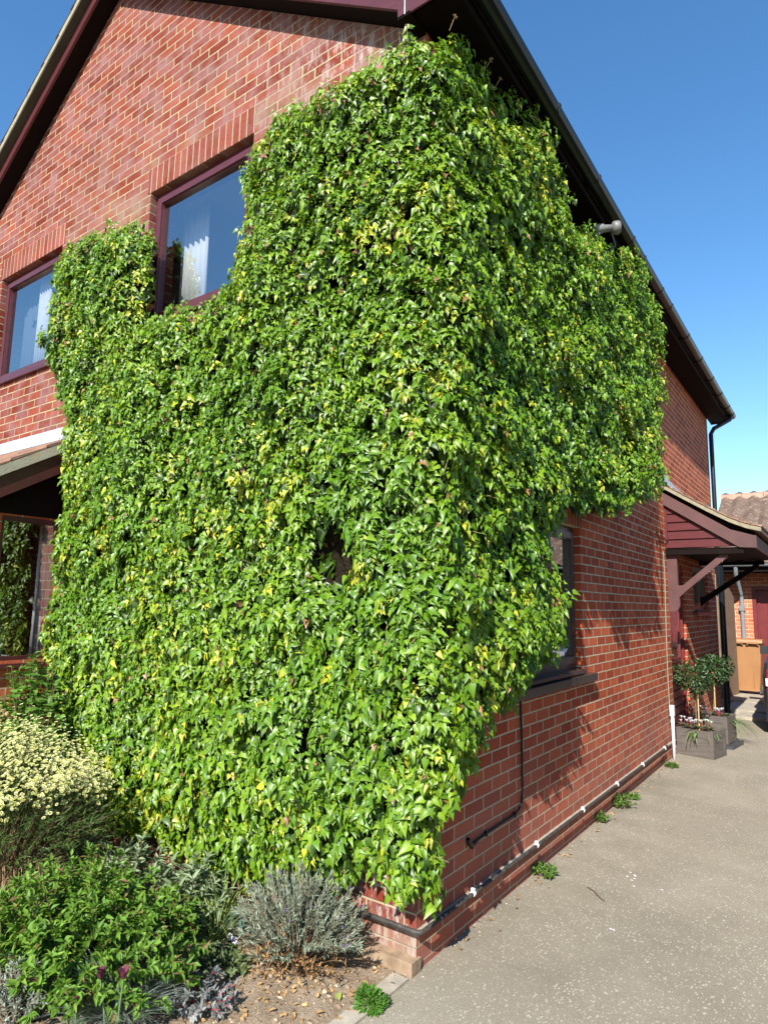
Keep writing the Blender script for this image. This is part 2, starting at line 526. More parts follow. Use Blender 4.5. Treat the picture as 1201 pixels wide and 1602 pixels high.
def tarmac():
    t = NT("worn_tarmac"); p = t.pos()
    base = t.ramp(t.noise(1.3, 6, p, 0.65), [(0.25, (0.190, 0.166, 0.126)), (0.5, (0.248, 0.216, 0.163)), (0.75, (0.296, 0.261, 0.200))])
    base = t.mix(0.5, base, t.ramp(t.noise(210, 3, p), [(0.3, (0.2, 0.2, 0.2)), (0.7, (0.8, 0.8, 0.8))]), 'OVERLAY')
    for sc, th, cc, amt in ((75, 0.33, (0.44, 0.41, 0.33), 0.8), (48, 0.27, (0.50, 0.46, 0.38), 0.75), (110, 0.30, (0.34, 0.26, 0.19), 0.5), (130, 0.25, (0.08, 0.07, 0.06), 0.6)):
        wob = t.n("ShaderNodeTexNoise"); wob.inputs["Scale"].default_value = sc * 1.1; t.l(p, wob.inputs["Vector"])
        ad = t.n("ShaderNodeVectorMath", operation='MULTIPLY_ADD'); t.l(wob.outputs["Color"], ad.inputs[0])
        ad.inputs[1].default_value = (0.9 / sc,) * 3; t.l(p, ad.inputs[2])
        mp = t.n("ShaderNodeMapping"); mp.inputs["Rotation"].default_value = (0, 0, 0.5); mp.inputs["Scale"].default_value = (1, 0.6, 1); t.l(ad.outputs[0], mp.inputs[0])
        v = t.n("ShaderNodeTexVoronoi"); v.inputs["Scale"].default_value = sc; t.l(mp.outputs[0], v.inputs["Vector"])
        d = t.ramp(v.outputs["Distance"], [(th * 0.75, (1, 1, 1)), (th, (0, 0, 0))])
        sel = t.n("ShaderNodeSeparateColor"); t.l(v.outputs["Color"], sel.inputs[0])
        patch = t.ramp(t.noise(3.0, 3, p), [(0.35, (0.35, 0.35, 0.35)), (0.65, (1, 1, 1))])
        k = t.math('MULTIPLY', t.math('MULTIPLY', d, t.math('GREATER_THAN', sel.outputs[0], 0.45)), patch)
        base = t.mix(t.math('MULTIPLY', k, amt), base, cc)
    big_ = t.ramp(t.noise(0.55, 4, p, 0.6), [(0.35, (0.36, 0.36, 0.36)), (0.62, (0.56, 0.56, 0.56))])
    base = t.mix(0.45, base, big_, 'SOFT_LIGHT')
    # oily and mossy patches along the foot of the wall
    sp = t.n("ShaderNodeSeparateXYZ"); t.l(p, sp.inputs[0])
    mr = t.n("ShaderNodeMapRange"); mr.inputs[1].default_value = 0.75; mr.inputs[2].default_value = 0.0; t.l(sp.outputs[0], mr.inputs[0])
    st = t.math('MULTIPLY', mr.outputs[0], t.ramp(t.noise(2.4, 5, p), [(0.42, (0, 0, 0)), (0.62, (1, 1, 1))]))
    base = t.mix(t.math('MULTIPLY', st, 0.45), base, (0.125, 0.115, 0.075))
    t.bump(t.noise(150, 4, p), 0.6, 0.006)
    return t.set(0.9, 0.25, 0, base)


def soil():
    t = NT("dry_soil"); p = t.pos()
    c = t.ramp(t.noise(7, 6, p, 0.7), [(0.25, (0.19, 0.130, 0.082)), (0.5, (0.285, 0.215, 0.145)), (0.75, (0.36, 0.285, 0.205))])
    c = t.mix(0.4, c, t.ramp(t.noise(90, 4, p), [(0.3, (0.2, 0.2, 0.2)), (0.7, (0.8, 0.8, 0.8))]), 'OVERLAY')
    t.bump(t.noise(55, 6, p, 0.7), 0.9, 0.015)
    return t.set(0.95, 0.15, 0, c)


# ---------------------------------------------------------------- the ground
me = raw_mesh("driveway", np.array([(-300, -300, GZ), (300, -300, GZ), (300, 300, GZ), (-300, 300, GZ)], float), [(4, np.array([(0, 1, 2, 3)]))])
link("driveway", me, tarmac(), label="worn grey tarmac driveway with pale chippings beside the brick wall", cat="driveway", kind="structure")

nx, ny = 150, 90
gx, gy = np.meshgrid(np.linspace(-8, -0.075, nx), np.linspace(-3.2, -0.001, ny))
P3 = np.stack([gx * 3, gy * 3, 0 * gx], -1)
hz = -0.150 + 0.045 * (vnoise(P3 * 0.6 + 9) - .5) + 0.035 * (vnoise(P3 * 2.5) - .5) + 0.014 * (vnoise(P3 * 9) - .5)
edge = np.clip((-0.075 - gx) / 0.25, 0, 1)
hz = (GZ + 0.006) * (1 - edge) + hz * edge


def bed_z(x, y):
    i = np.clip(np.round((np.asarray(x) + 8) / (7.925) * (nx - 1)).astype(int), 0, nx - 1)
    j = np.clip(np.round((np.asarray(y) + 3.2) / 3.199 * (ny - 1)).astype(int), 0, ny - 1)
    return hz[j, i]


idx = np.arange(nx * ny).reshape(ny, nx)
q = np.stack([idx[:-1, :-1], idx[:-1, 1:], idx[1:, 1:], idx[1:, :-1]], -1).reshape(-1, 4)
me = raw_mesh("flower_bed_soil", np.stack([gx, gy, hz], -1).reshape(-1, 3), [(4, q)])
me.polygons.foreach_set("use_smooth", np.ones(len(me.polygons), dtype=bool))
link("flower_bed_soil", me, soil(), label="dry crumbly brown soil of the flower bed under the ivy", cat="soil", kind="structure")

bm = bmesh.new()
for y0, y1, dz in ((-0.62, -0.085, 0.0), (-1.52, -0.63, -.003), (-2.42, -1.53, .002), (-3.2, -2.43, 0)):
    box(bm, -0.072, 0.012, y0, y1, GZ - .05, GZ + 0.012 + dz)
bm_obj("edging_kerb", bm, M_conc, bevel=0.006, label="half buried concrete edging between soil and driveway", cat="kerb", kind="structure")

# ---------------------------------------------------------------- the house
house = empty("brick_house", (0, 0, 0), label="red brick house with maroon window frames, half covered in ivy", cat="house")
WT = 4.79      # height of the wall at the eaves
HL, HX = 9.2, -6.6
RX = -3.3      # ridge
SL = 0.69


def wall_grid(bm, u0, u1, v0, v1, holes, place, depth):
    us = sorted({u0, u1, *[h[0] for h in holes], *[h[1] for h in holes]})
    vs = sorted({v0, v1, *[h[2] for h in holes], *[h[3] for h in holes]})

    def hole(u, v): return any(h[0] < u < h[1] and h[2] < v < h[3] for h in holes)
    cache = {}

    def V(u, v, d):
        k = (round(u, 5), round(v, 5), d)
        if k not in cache: cache[k] = bm.verts.new(place(u, v, d))
        return cache[k]
    for i in range(len(us) - 1):
        for j in range(len(vs) - 1):
            if hole((us[i] + us[i + 1]) / 2, (vs[j] + vs[j + 1]) / 2): continue
            for d in (0, depth):
                bm.faces.new([V(us[i], vs[j], d), V(us[i + 1], vs[j], d), V(us[i + 1], vs[j + 1], d), V(us[i], vs[j + 1], d)])
    for a, b, c, d_ in holes:
        for (p, q_) in (((a, c), (b, c)), ((b, c), (b, d_)), ((b, d_), (a, d_)), ((a, d_), (a, c))):
            f = [place(*p, 0), place(*q_, 0), place(*q_, depth), place(*p, depth)]
            bm.faces.new([bm.verts.new(x) for x in f])


W2 = (-2.617, -1.417, 3.60, 4.7826)
W1 = (-5.183, -3.983, 3.60, 4.7826)
bm = bmesh.new()
wall_grid(bm, HX, 0.0, -0.25, WT, [W1, W2, (-5.6, -3.553, 0.2, 2.3)], lambda u, v, d: (u, d, v), 0.25)
for d in (0.0, 0.25):
    bm.faces.new([bm.verts.new(p) for p in ((HX, d, WT), (0, d, WT), (RX, d, WT + SL * -RX))])
gable = bm_obj("gable_wall", bm, M_gable, house)
KW = (1.24, 2.447, 1.00, 2.17)     # kitchen window (y, z)
DOOR = (5.66, 6.62, -0.10, 2.06)
SW = (7.25, 8.45, 1.48, 2.16)
bm = bmesh.new()
wall_grid(bm, 0.0, HL, -0.25, WT, [KW, DOOR, SW], lambda u, v, d: (-d, u, v), 0.25)
bm.faces.new([bm.verts.new(p) for p in ((0, HL, -.25), (-.25, HL, -.25), (-.25, HL, WT), (0, HL, WT))])
bm_obj("side_wall", bm, M_side, house)
bm = bmesh.new()
wall_grid(bm, HX, -0.25, -0.25, WT, [], lambda u, v, d: (u, HL - d, v), 0.25)
bm.faces.new([bm.verts.new(p) for p in ((HX, HL, WT), (0, HL, WT), (RX, HL, WT + SL * -RX))])
wall_grid(bm, 0.25, HL - .25, -0.25, WT, [], lambda u, v, d: (HX + d, u, v), 0.25)
bm_obj("rear_wall", bm, M_side, house)
# inside: floors and partitions, plain plaster
boxes("interior_wall", [(HX + .26, -.26, 3.2, 3.3, -.05, 4.75), (-3.4, -3.3, .26, 3.19, 2.62, 4.75), (-2.9, -2.8, .26, 3.19, -.05, 2.39)], M_plaster, house)
boxes("upper_floor", [(HX + .26, -.26, .26, HL - .26, 2.4, 2.6), (HX + .26, -.26, .26, HL - .26, 4.80, 4.84)], M_plaster, house)

# brick soldier courses over the openings
boxes("window_lintel", [(-2.66, -1.4167, -.003, .10, 4.7846, 5.0026)], M_soldier, house)
boxes("window_lintel", [(-5.2167, -3.945, -.003, .10, 4.7846, 5.0026)], M_soldier, house)
boxes("window_lintel", [(-.10, .003, 1.2, 2.49, 2.172, 2.392)], M_soldier_side, house)


def ring(bm, O, U, V, N, u0, u1, v0, v1, w, n0, n1):
    O, U, V, N = map(Vector, (O, U, V, N))
    def P(u, v, n): return bm.verts.new(O + U * u + V * v + N * n)
    out = [(u0, v0), (u1, v0), (u1, v1), (u0, v1)]
    inn = [(u0 + w, v0 + w), (u1 - w, v0 + w), (u1 - w, v1 - w), (u0 + w, v1 - w)]
    A = [P(*p, n1) for p in out]; B = [P(*p, n1) for p in inn]
    A2 = [P(*p, n0) for p in out]; B2 = [P(*p, n0) for p in inn]
    for i in range(4):
        j = (i + 1) % 4
        bm.faces.new((A[i], A[j], B[j], B[i])); bm.faces.new((A2[j], A2[i], B2[i], B2[j]))
        bm.faces.new((A2[i], A2[j], A[j], A[i])); bm.faces.new((B[i], B[j], B2[j], B2[i]))


def window(O, U, N, u0, u1, v0, v1, mat, parent, mull=(), sill=True, sillw=0.03, setback=0.055):
    """a framed window; N points outwards, O on the wall face."""
    Z = (0, 0, 1)
    O, U, N = Vector(O), Vector(U), Vector(N)
    sill_h = 0.035
    bm = bmesh.new()
    ring(bm, O, U, Z, N, u0 + .004, u1 - .004, v0 + sill_h, v1 - .004, 0.055, -0.13, -setback)
    cells = [u0] + list(mull) + [u1]
    for k in range(len(cells) - 1):
        a = cells[k] + (0.05 if k == 0 else 0.005); b = cells[k + 1] - (0.05 if k == len(cells) - 2 else 0.005)
        ring(bm, O, U, Z, N, a, b, v0 + sill_h + .046, v1 - .05, 0.05, -0.12, -setback + 0.018)
    fr = bm_obj("window", bm, mat, parent, bevel=0.004)
    bm = bmesh.new()
    for k in range(len(cells) - 1):
        a = cells[k] + (0.095 if k == 0 else 0.05); b = cells[k + 1] - (0.095 if k == len(cells) - 2 else 0.05)
        ring(bm, O, U, Z, N, a, b, v0 + sill_h + .09, v1 - .095, 0.014, -0.10, -setback + 0.004)
    bm_obj("bead", bm, mat, fr, bevel=0.002)
    bm = bmesh.new()
    for k in range(len(cells) - 1):
        a = cells[k] + 0.09; b = cells[k + 1] - 0.09
        vs = [bm.verts.new(O + U * u + Vector(Z) * v - N * (setback + .02)) for u, v in ((a, v0 + .12), (b, v0 + .12), (b, v1 - .09), (a, v1 - .09))]
        bm.faces.new(vs)
    bm_obj("pane", bm, M_glass, fr)
    if sill:
        bm = bmesh.new()
        pts = [(-0.12, 0.0), (sillw, 0.0), (sillw + .004, 0.006), (sillw, 0.028), (-0.04, sill_h - .001), (-0.12, sill_h - .001)]
        a = [bm.verts.new(O + U * (u0 - (.05 if sillw > .03 else -.003)) + N * n + Vector(Z) * (v0 + z)) for n, z in pts]
        b = [bm.verts.new(O + U * (u1 + (.05 if sillw > .03 else -.003)) + N * n + Vector(Z) * (v0 + z)) for n, z in pts]
        bm.faces.new(a); bm.faces.new(b[::-1])
        for i in range(len(pts)):
            bm.faces.new((a[i], b[i], b[(i + 1) % len(pts)], a[(i + 1) % len(pts)]))
        bm_obj("sill", bm, mat, fr)
    return fr


window((0, 0, 0), (1, 0, 0), (0, -1, 0), *W2, M_wood, house)
window((0, 0, 0), (1, 0, 0), (0, -1, 0), *W1, M_wood, house)
kw = window((0, 0, 0), (0, 1, 0), (1, 0, 0), *KW, M_frame_dark, house, mull=(1.84,), sillw=0.028)
boxes("tiled_sill", [(-.02, .062, 1.05, 2.63, .936, .992)], M_frame_dark, kw, bevel=0.004)
sw = window((0, 0, 0), (0, 1, 0), (1, 0, 0), *SW, M_frame_dark, house, mull=(7.85,))
boxes("tiled_sill", [(-.02, .06, 7.15, 8.5, 1.43, 1.475)], M_door, sw, bevel=0.004)

# roof: two slopes, boxed verges and eaves
VY = -0.135


def slope_pts(xe, sgn, lo, hi):
    """cross-section strip following one roof slope between offsets lo..hi above the wall line"""
    x_e = xe
    def z(x, o): return WT + SL * (-(x) if sgn > 0 else (x - HX)) + o
    return [(x_e, z(x_e, lo)), (RX, WT + SL * (-RX) + lo), (RX, WT + SL * (-RX) + hi), (x_e, z(x_e, hi))]


for sgn, xe in ((1, 0.20), (-1, HX - 0.20)):
    prism_obj("bargeboard", slope_pts(xe if sgn < 0 else -0.085, sgn, 0.0, 0.125), 'y', VY - .022, VY, M_wood, house)
    prism_obj("verge_soffit", slope_pts(xe if sgn < 0 else -0.085, sgn, 0.004, 0.03), 'y', VY, 0.0, M_soffit, house)
roof_bm = bmesh.new()


def tile_slope(bm, x0, x1, y0, y1, z0, z1, rows, cols, amp, lap=0.028, axis='y', steps=6):
    """rolled tiles: the slope climbs from (x0,z0) to (x1,z1); axis = direction the rows run along."""
    if cols == 0:
        n = 1
    else: n = cols * steps
    for r in range(rows):
        t0 = r / rows; t1 = (r + 1) / rows + 0.25 / rows
        prev = None
        for i in range(n + 1):
            s = i / n
            wv = amp * math.sin(2 * math.pi * s * cols) if cols else 0
            jit = 0.004 * math.sin(13.7 * r + 5.1 * math.floor(s * max(cols, 1)))
            ring_ = []
            for t, dz in ((t0, -0.004), (t0, lap), (t1, 0.004)):
                a = x0 + (x1 - x0) * t; z = z0 + (z1 - z0) * t + dz + wv + jit
                b = y0 + (y1 - y0) * s
                ring_.append(bm.verts.new((a, b, z) if axis == 'y' else (b, a, z)))
            if prev:
                for k in range(2):
                    bm.faces.new((prev[k], ring_[k], ring_[k + 1], prev[k + 1]))
            prev = ring_
    return bm


M_under = surf("verge_undercloak", (0.060, 0.052, 0.036), 0.85, 0.2)
for sgn, xe in ((1, 0.10), (-1, HX - 0.10)):
    zb = WT + SL * (-(xe) if sgn > 0 else (xe - HX))
    zt = WT + SL * -RX
    prism(roof_bm, [(xe, zb + .14), (RX, zt + .14), (RX, zt + .205), (xe, zb + .205)], 'y', -0.215, HL + .42)
    tile_slope(roof_bm, xe, RX, -0.232, HL + .44, zb + .206, zt + .206, 14, 0, 0.0, 0.03)
    xo = 0.335 if sgn > 0 else HX - 0.335
    prism(roof_bm, [(xe, zb + .135), (xo, 4.868), (xo, 4.90), (xe, zb + .215)], 'y', -0.213, HL + .418)
roof = bm_obj("roof", roof_bm, M_tile, house)
bm = bmesh.new()
bm2 = bmesh.new()
for sgn, xe in ((1, 0.10), (-1, HX - 0.10)):
    zb = WT + SL * (-(xe) if sgn > 0 else (xe - HX)); zt = WT + SL * -RX
    prism(bm, [(xe, zb + .150), (RX, zt + .150), (RX, zt + .222), (xe, zb + .222)], 'y', -0.226, -0.2155)
    prism(bm2, [(xe, zb + .126), (RX, zt + .126), (RX, zt + .138), (xe, zb + .138)], 'y', -0.2235, -0.10)
bm_obj("verge_mortar", bm, M_cement, roof)
bm_obj("verge_undercloak", bm2, M_under, roof)
# ridge tiles
bm = bmesh.new()
for k in range(22):
    y0 = -0.22 + k * 0.45
    prism(bm, [(RX - .13, WT - SL * RX + .20), (RX - .1, WT - SL * RX + .31), (RX, WT - SL * RX + .36), (RX + .1, WT - SL * RX + .31), (RX + .13, WT - SL * RX + .20)], 'y', y0, y0 + .44)
bm_obj("ridge_tiles", bm, M_tile, roof)
SX = 0.28     # soffit width
EZ = 4.775
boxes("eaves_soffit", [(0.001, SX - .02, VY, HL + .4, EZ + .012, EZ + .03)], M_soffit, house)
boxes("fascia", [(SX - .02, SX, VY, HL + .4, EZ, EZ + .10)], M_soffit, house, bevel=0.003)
bm = bmesh.new()
prism(bm, [(-0.082, EZ), (SX, EZ), (SX, EZ + .09), (0.10, EZ + .085), (-0.082, EZ + .19)], 'y', VY - .034, VY - .0225)
bm_obj("eaves_box_end", bm, M_wood, house, bevel=0.003)
boxes("trim_strip", [(-0.0355, -0.0315, VY - .036, VY - .0345, EZ + .004, EZ + .155)], M_white, house)
boxes("box_end_soffit", [(-0.082, 0.001, VY - .034, -.001, EZ - .006, EZ + .010)], M_soffit, house)
boxes("far_box_end", [(0.001, SX, HL + .4, HL + .42, EZ, EZ + .1)], M_brown, house)


def gutter(bm, p0, p1, r, down=(0, 0, -1), out=(1, 0, 0), seg=8):
    p0, p1, out, dn = Vector(p0), Vector(p1), Vector(out), Vector(down)
    prof = []
    for i in range(seg + 1):
        a = math.pi * i / seg
        prof.append((-math.cos(a) * r, math.sin(a) * r))
    for i in range(seg, -1, -1):
        a = math.pi * i / seg
        prof.append((-math.cos(a) * (r - .005), math.sin(a) * (r - .005)))
    A = [bm.verts.new(p0 + out * o + dn * d) for o, d in prof]; B = [bm.verts.new(p1 + out * o + dn * d) for o, d in prof]
    n = len(prof)
    for i in range(n): bm.faces.new((A[i], B[i], B[(i + 1) % n], A[(i + 1) % n]))
    bm.faces.new(A); bm.faces.new(B[::-1])


bm = bmesh.new()
gutter(bm, (SX + .060, -0.22, 4.880), (SX + .060, HL + .46, 4.895), 0.060)
gut = bm_obj("gutter", bm, M_black, house, smooth=False)
for y in (1.05, 1.93, 2.95, 3.35, 4.1, 4.55, 5.5, 6.4, 7.3, 8.1, 8.9, 9.4):
    bm = bmesh.new()
    gutter(bm, (SX + .060, y, 4.888), (SX + .060, y + .035, 4.888), 0.066)
    bm_obj("gutter_bracket", bm, M_black, gut)
tubes("downpipe", [([(SX + .06, HL + .22, 4.84), (SX + .05, HL + .2, 4.77), (0.10, HL + .02, 4.60), (0.055, HL - .02, 4.50), (0.055, HL - .02, 1.9)], 0.036),
                   ([(0.055, HL - .02, 2.55), (0.055, HL - .02, 2.45)], .043)], M_black, house, sides=12)
tubes("downpipe", [([(0.055, HL + .16, 2.45), (0.055, HL + .16, GZ)], 0.05)], M_black, house, sides=12)

# footing, waste pipe along the base, cables
boxes("footing", [(-1.2, 0.014, -0.058, 0.02, GZ - .05, GZ + .062)], surf("sandy_footing", (0.27, 0.19, 0.125), .9, .2, var=.3, scale=14, bump=.4), house, bevel=0.006)
boxes("damp_course_ledge", [(0.0, .022, 0.001, 5.6, -.012, .004), (-.9, .022, -.022, 0.0, -.012, .004)], M_conc, house, bevel=.003)
pipe = tubes("base_pipe", [([(-0.9, -.058, .024), (.03, -.058, .024), (.052, -.052, .024), (.058, -.03, .024), (.058, 2.0, .024), (.058, 4.86, .026), (.05, 5.0, .03)], 0.0115)], M_dirtpipe, house, sides=10, cap=True)
for y in (.459, 1.315, 2.198, 3.076, 3.935, 4.854):
    bm = bmesh.new()
    lathe(bm, [(.007, -.012), (.0145, -.010), (.0155, 0), (.0145, .010), (.007, .012)], 12, Matrix.Translation((.058, y, .026)) @ Matrix.Rotation(math.pi / 2, 4, 'X'))
    box(bm, .048, .068, y - .008, y + .006, .041, .052)
    bm_obj("pipe_clip", bm, M_white, pipe)
cab = tubes("wall_cable", [([(0.012, 1.19, 1.02), (0.012, 1.21, 0.668), (0.012, 1.211, 0.358), (0.012, 1.189, 0.285), (0.012, 1.102, 0.256), (0.012, 0.955, 0.254), (0.012, 0.743, 0.250), (0.012, 0.609, 0.243), (0.014, 0.534, 0.231), (0.02, 0.49, 0.255), (0.03, 0.455, 0.29)], [.0075] * 8 + [.012, .014, .010])], M_blackcable, house, sides=8)
for y, z in ((1.09, .256), (.70, .249), (.53, .232)):
    boxes("cable_clip", [(.001, .022, y - .005, y + .005, z - .014, z + .014)], M_blackcable, cab)
tubes("wall_cable", [([(0.012, 5.246, 2.345), (0.012, 5.268, 2.132), (0.012, 5.25, 1.571)], .006),
                     ([(0.012, 5.10, 2.40), (0.012, 5.246, 2.345), (0.015, 5.45, 2.36), (0.03, 5.58, 2.33)], .006)], M_blackcable, house, sides=6)
tubes("wall_flex", [([(0.010, 5.409, 2.2), (0.010, 5.43, 1.913), (0.010, 5.383, 1.312), (0.010, 5.369, 0.727), (0.010, 5.40, 0.221)], .006)], M_cement, house, sides=6)

# porch canopy over the side door
porch_y0, porch_y1 = 5.56, 7.85
prism_obj("canopy_cheek", [(0.002, 2.25), (0.80, 2.25), (0.002, 2.80)], 'y', porch_y0 + .045, porch_y0 + .06, M_woodh, house)
for k in range(5):
    z0 = 2.252 + k * .105; z1 = z0 + .087
    xa = lambda z: max(0.03, (2.80 - z) / 0.55 * 0.80)
    prism_obj("cheek_board", [(0.03, z0), (xa(z0), z0), (xa(z1), z1), (0.03, z1)], 'y', porch_y0 + .026, porch_y0 + .045, M_woodh, house, bevel=0.004)
boxes("corner_strip", [(.002, .028, porch_y0 + .02, porch_y0 + .045, 2.25, 2.78)], M_woodh, house)
bb = [(0.0, 2.785), (0.80, 2.232), (0.95, 2.222), (0.95, 2.362), (0.72, 2.44), (0.45, 2.625), (0.0, 2.935)]
prism_obj("canopy_bargeboard", bb, 'y', porch_y0 - .022, porch_y0, M_brown, house, bevel=0.003)
prism_obj("canopy_bargeboard", bb, 'y', porch_y1, porch_y1 + .022, M_brown, house, bevel=0.003)
boxes("canopy_fascia", [(0.951, 0.973, porch_y0 - .022, porch_y1 + .022, 2.222, 2.362)], M_brown, house, bevel=0.003)
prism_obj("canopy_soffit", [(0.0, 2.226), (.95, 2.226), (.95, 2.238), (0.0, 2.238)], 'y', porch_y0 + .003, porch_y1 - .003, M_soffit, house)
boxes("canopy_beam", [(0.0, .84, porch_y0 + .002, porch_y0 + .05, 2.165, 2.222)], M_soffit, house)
boxes("canopy_beam", [(0.0, .84, porch_y1 - .06, porch_y1 - .005, 2.165, 2.222)], M_soffit, house)
prof_lo = [(0.0, 2.985), (0.25, 2.815), (0.50, 2.65), (0.72, 2.515), (0.88, 2.44), (1.03, 2.395)]
prof_hi = [(x, z + .055) for x, z in prof_lo]
bm = bmesh.new()
prism(bm, prof_lo + prof_hi[::-1], 'y', porch_y0 - .05, porch_y1 + .05)
for i in range(9):
    a, b = i / 9, (i + 1) / 9
    pa = [np.interp(t * 1.03, [p[0] for p in prof_hi], [p[1] for p in prof_hi]) for t in (a, b)]
    prism(bm, [(a * 1.03, pa[0] + .001), (b * 1.03 + .012, pa[1] + .001), (b * 1.03 + .012, pa[1] + .022), (a * 1.03, pa[0] + .008)], 'y', porch_y0 - .06, porch_y1 + .06)
prism_obj("canopy_shade_sheet", [(x, z - .055) for x, z in prof_lo[:-1]] + [(x, z - .002) for x, z in prof_lo[:-1][::-1]], "y", porch_y0 + .001, porch_y1 - .001, M_soffit, house)  # near-black sheet put in as the shade below the canopy tiles
can = bm_obj("canopy_roof", bm, M_tile, house)
prism_obj("canopy_verge", [(x, z + .004) for x, z in prof_lo] + [(x, z + .046) for x, z in prof_lo[::-1]], 'y', porch_y0 - .066, porch_y0 - .0505, M_cement, can)
prism_obj("lead_flashing", [(5.50, 2.99), (7.1, 2.99), (7.1, 3.10), (6.2, 3.12), (5.50, 3.19)], 'x', .002, .010, M_lead, house)
prism_obj("canopy_brace", [(0.001, 1.49), (.095, 1.49), (.125, 1.55), (.125, 1.66), (.25, 1.775), (.66, 2.13), (.66, 2.164), (.595, 2.164), (.17, 1.80), (.115, 1.80), (.115, 2.164), (.001, 2.164)], 'y', porch_y0 + .06, porch_y0 + .13, M_brown, house, bevel=0.004)
prism_obj("canopy_brace", [(0.001, 1.56), (.07, 1.62), (.78, 2.13), (.78, 2.164), (.72, 2.164), (.05, 1.70), (.001, 1.70)], 'y', porch_y1 - .13, porch_y1 - .06, M_soffit, house, bevel=0.004)
# side door
d = boxes("side_door", [(-.11, -.07, DOOR[0] + .07, DOOR[1] - .07, -.10, 1.99)], M_door, house)
bm = bmesh.new()
ring(bm, (0, 0, 0), (0, 1, 0), (0, 0, 1), (1, 0, 0), DOOR[0] + .003, DOOR[1] - .003, -.12, 2.055, .07, -.13, -.03)
bm_obj("door_frame", bm, M_door, d, bevel=.004)
bm = bmesh.new()
for k in range(7):
    box(bm, -.069, -.05, DOOR[0] + .16, DOOR[1] - .16, .02 + k * .10, .10 + k * .10)
bm_obj("door_boarding", bm, M_woodh, d, bevel=.006)
bm = bmesh.new(); ring(bm, (0, 0, 0), (0, 1, 0), (0, 0, 1), (1, 0, 0), DOOR[0] + .16, DOOR[1] - .16, .85, 1.86, .05, -.07, -.045)
bm_obj("glazing_frame", bm, M_door, d)
boxes("door_glass", [(-.068, -.06, DOOR[0] + .21, DOOR[1] - .21, .9, 1.81)], M_glass, d)
tubes("door_handle", [([(-.03, DOOR[0] + .12, .95), (-.03, DOOR[0] + .24, .95)], .01), ([(-.07, DOOR[0] + .12, .95), (-.03, DOOR[0] + .12, .95)], .011)], M_wallgrey, d, sides=8)

# box bay at the front, with its own little roof
BX, BY = -3.55, -0.62
BW = (-0.47, -0.002, 1.03, 2.15)
bm = bmesh.new()
wall_grid(bm, BY, -0.002, -.25, 2.22, [BW], lambda u, v, dd: (BX - dd, u, v), 0.10)
bay = bm_obj("bay", bm, M_bay, house)
bm = bmesh.new()
wall_grid(bm, -5.7, BX - .10, -.25, 1.03, [], lambda u, v, dd: (u, BY + dd, v), 0.10)
bm_obj("bay_front", bm, M_bayf, bay)
bm = bmesh.new()
ring(bm, (BX, 0, 0), (0, 1, 0), (0, 0, 1), (1, 0, 0), -.50, .07, 1.01, 2.16, .05, -.08, -.002)
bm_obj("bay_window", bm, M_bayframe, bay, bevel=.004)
boxes("bay_sill", [(BX - .05, BX + .05, -.60, -.003, .975, 1.008)], M_wood, bay, bevel=.004)
bm = bmesh.new(); bm.faces.new([bm.verts.new((BX - .03, y, z)) for y, z in ((-.46, 1.05), (.03, 1.05), (.03, 2.12), (-.46, 2.12))])
bm_obj("bay_pane", bm, M_glass, bay)
bm = bmesh.new()
ring(bm, (0, BY, 0), (1, 0, 0), (0, 0, 1), (0, -1, 0), -5.7, BX - .001, 1.03, 2.16, .06, -.08, .01)
box(bm, -4.65, -4.59, BY - .01, BY + .07, 1.09, 2.10)
bm_obj("bay_window", bm, M_wood, bay)
bm = bmesh.new(); bm.faces.new([bm.verts.new((x, BY + .03, z)) for x, z in ((-5.65, 1.08), (BX - .05, 1.08), (BX - .05, 2.11), (-5.65, 2.11))])
bm_obj("bay_pane", bm, M_glass, bay)
boxes("bay_header", [(-5.75, BX + .006, BY - .02, -.003, 2.165, 2.30)], M_soffit, bay)
# bay roof: slopes down towards the front, its verge over the bay side
RV = -3.37
bz = lambda y: 2.86 + 0.60 * y
bm = bmesh.new()
prism(bm, [(0.0, bz(0) - .07), (-1.0, bz(-1.0) - .07), (-1.0, bz(-1.0) - .01), (0.0, bz(0) - .01)], 'x', -6.0, RV)
for k in range(4):
    y1 = -k * .26; y0 = y1 - .275
    prism(bm, [(y1, bz(y1)), (y0, bz(y0) + .004), (y0, bz(y0) + .03), (y1, bz(y1) + .012)], 'x', -6.0, RV + .008)
broof = bm_obj("bay_roof", bm, M_tile, bay)
prism_obj("bay_verge", [(-.003, bz(0) - .085), (-1.0, bz(-1) - .085), (-1.0, bz(-1) - .005), (-.003, bz(0) - .005)], 'x', RV + .0005, RV + .012, M_verge, broof)
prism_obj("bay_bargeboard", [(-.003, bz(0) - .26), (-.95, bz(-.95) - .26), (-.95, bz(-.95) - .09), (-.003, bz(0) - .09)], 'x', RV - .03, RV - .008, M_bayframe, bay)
prism_obj("bay_soffit", [(-.003, bz(0) - .26), (-.95, bz(-.95) - .26), (-.95, bz(-.95) - .235), (-.003, bz(0) - .235)], 'x', BX + .002, RV - .031, M_soffit, bay)
prism_obj("bay_rafter", [(-.003, 2.30), (-.60, 2.301), (-.6, 2.34), (-.003, 2.56)], 'x', BX - .04, BX + .001, M_soffit, bay)
boxes("bay_flashing", [(-6.0, RV + .01, -.012, -.002, bz(0) + .01, bz(0) + .118)], M_lead, bay)

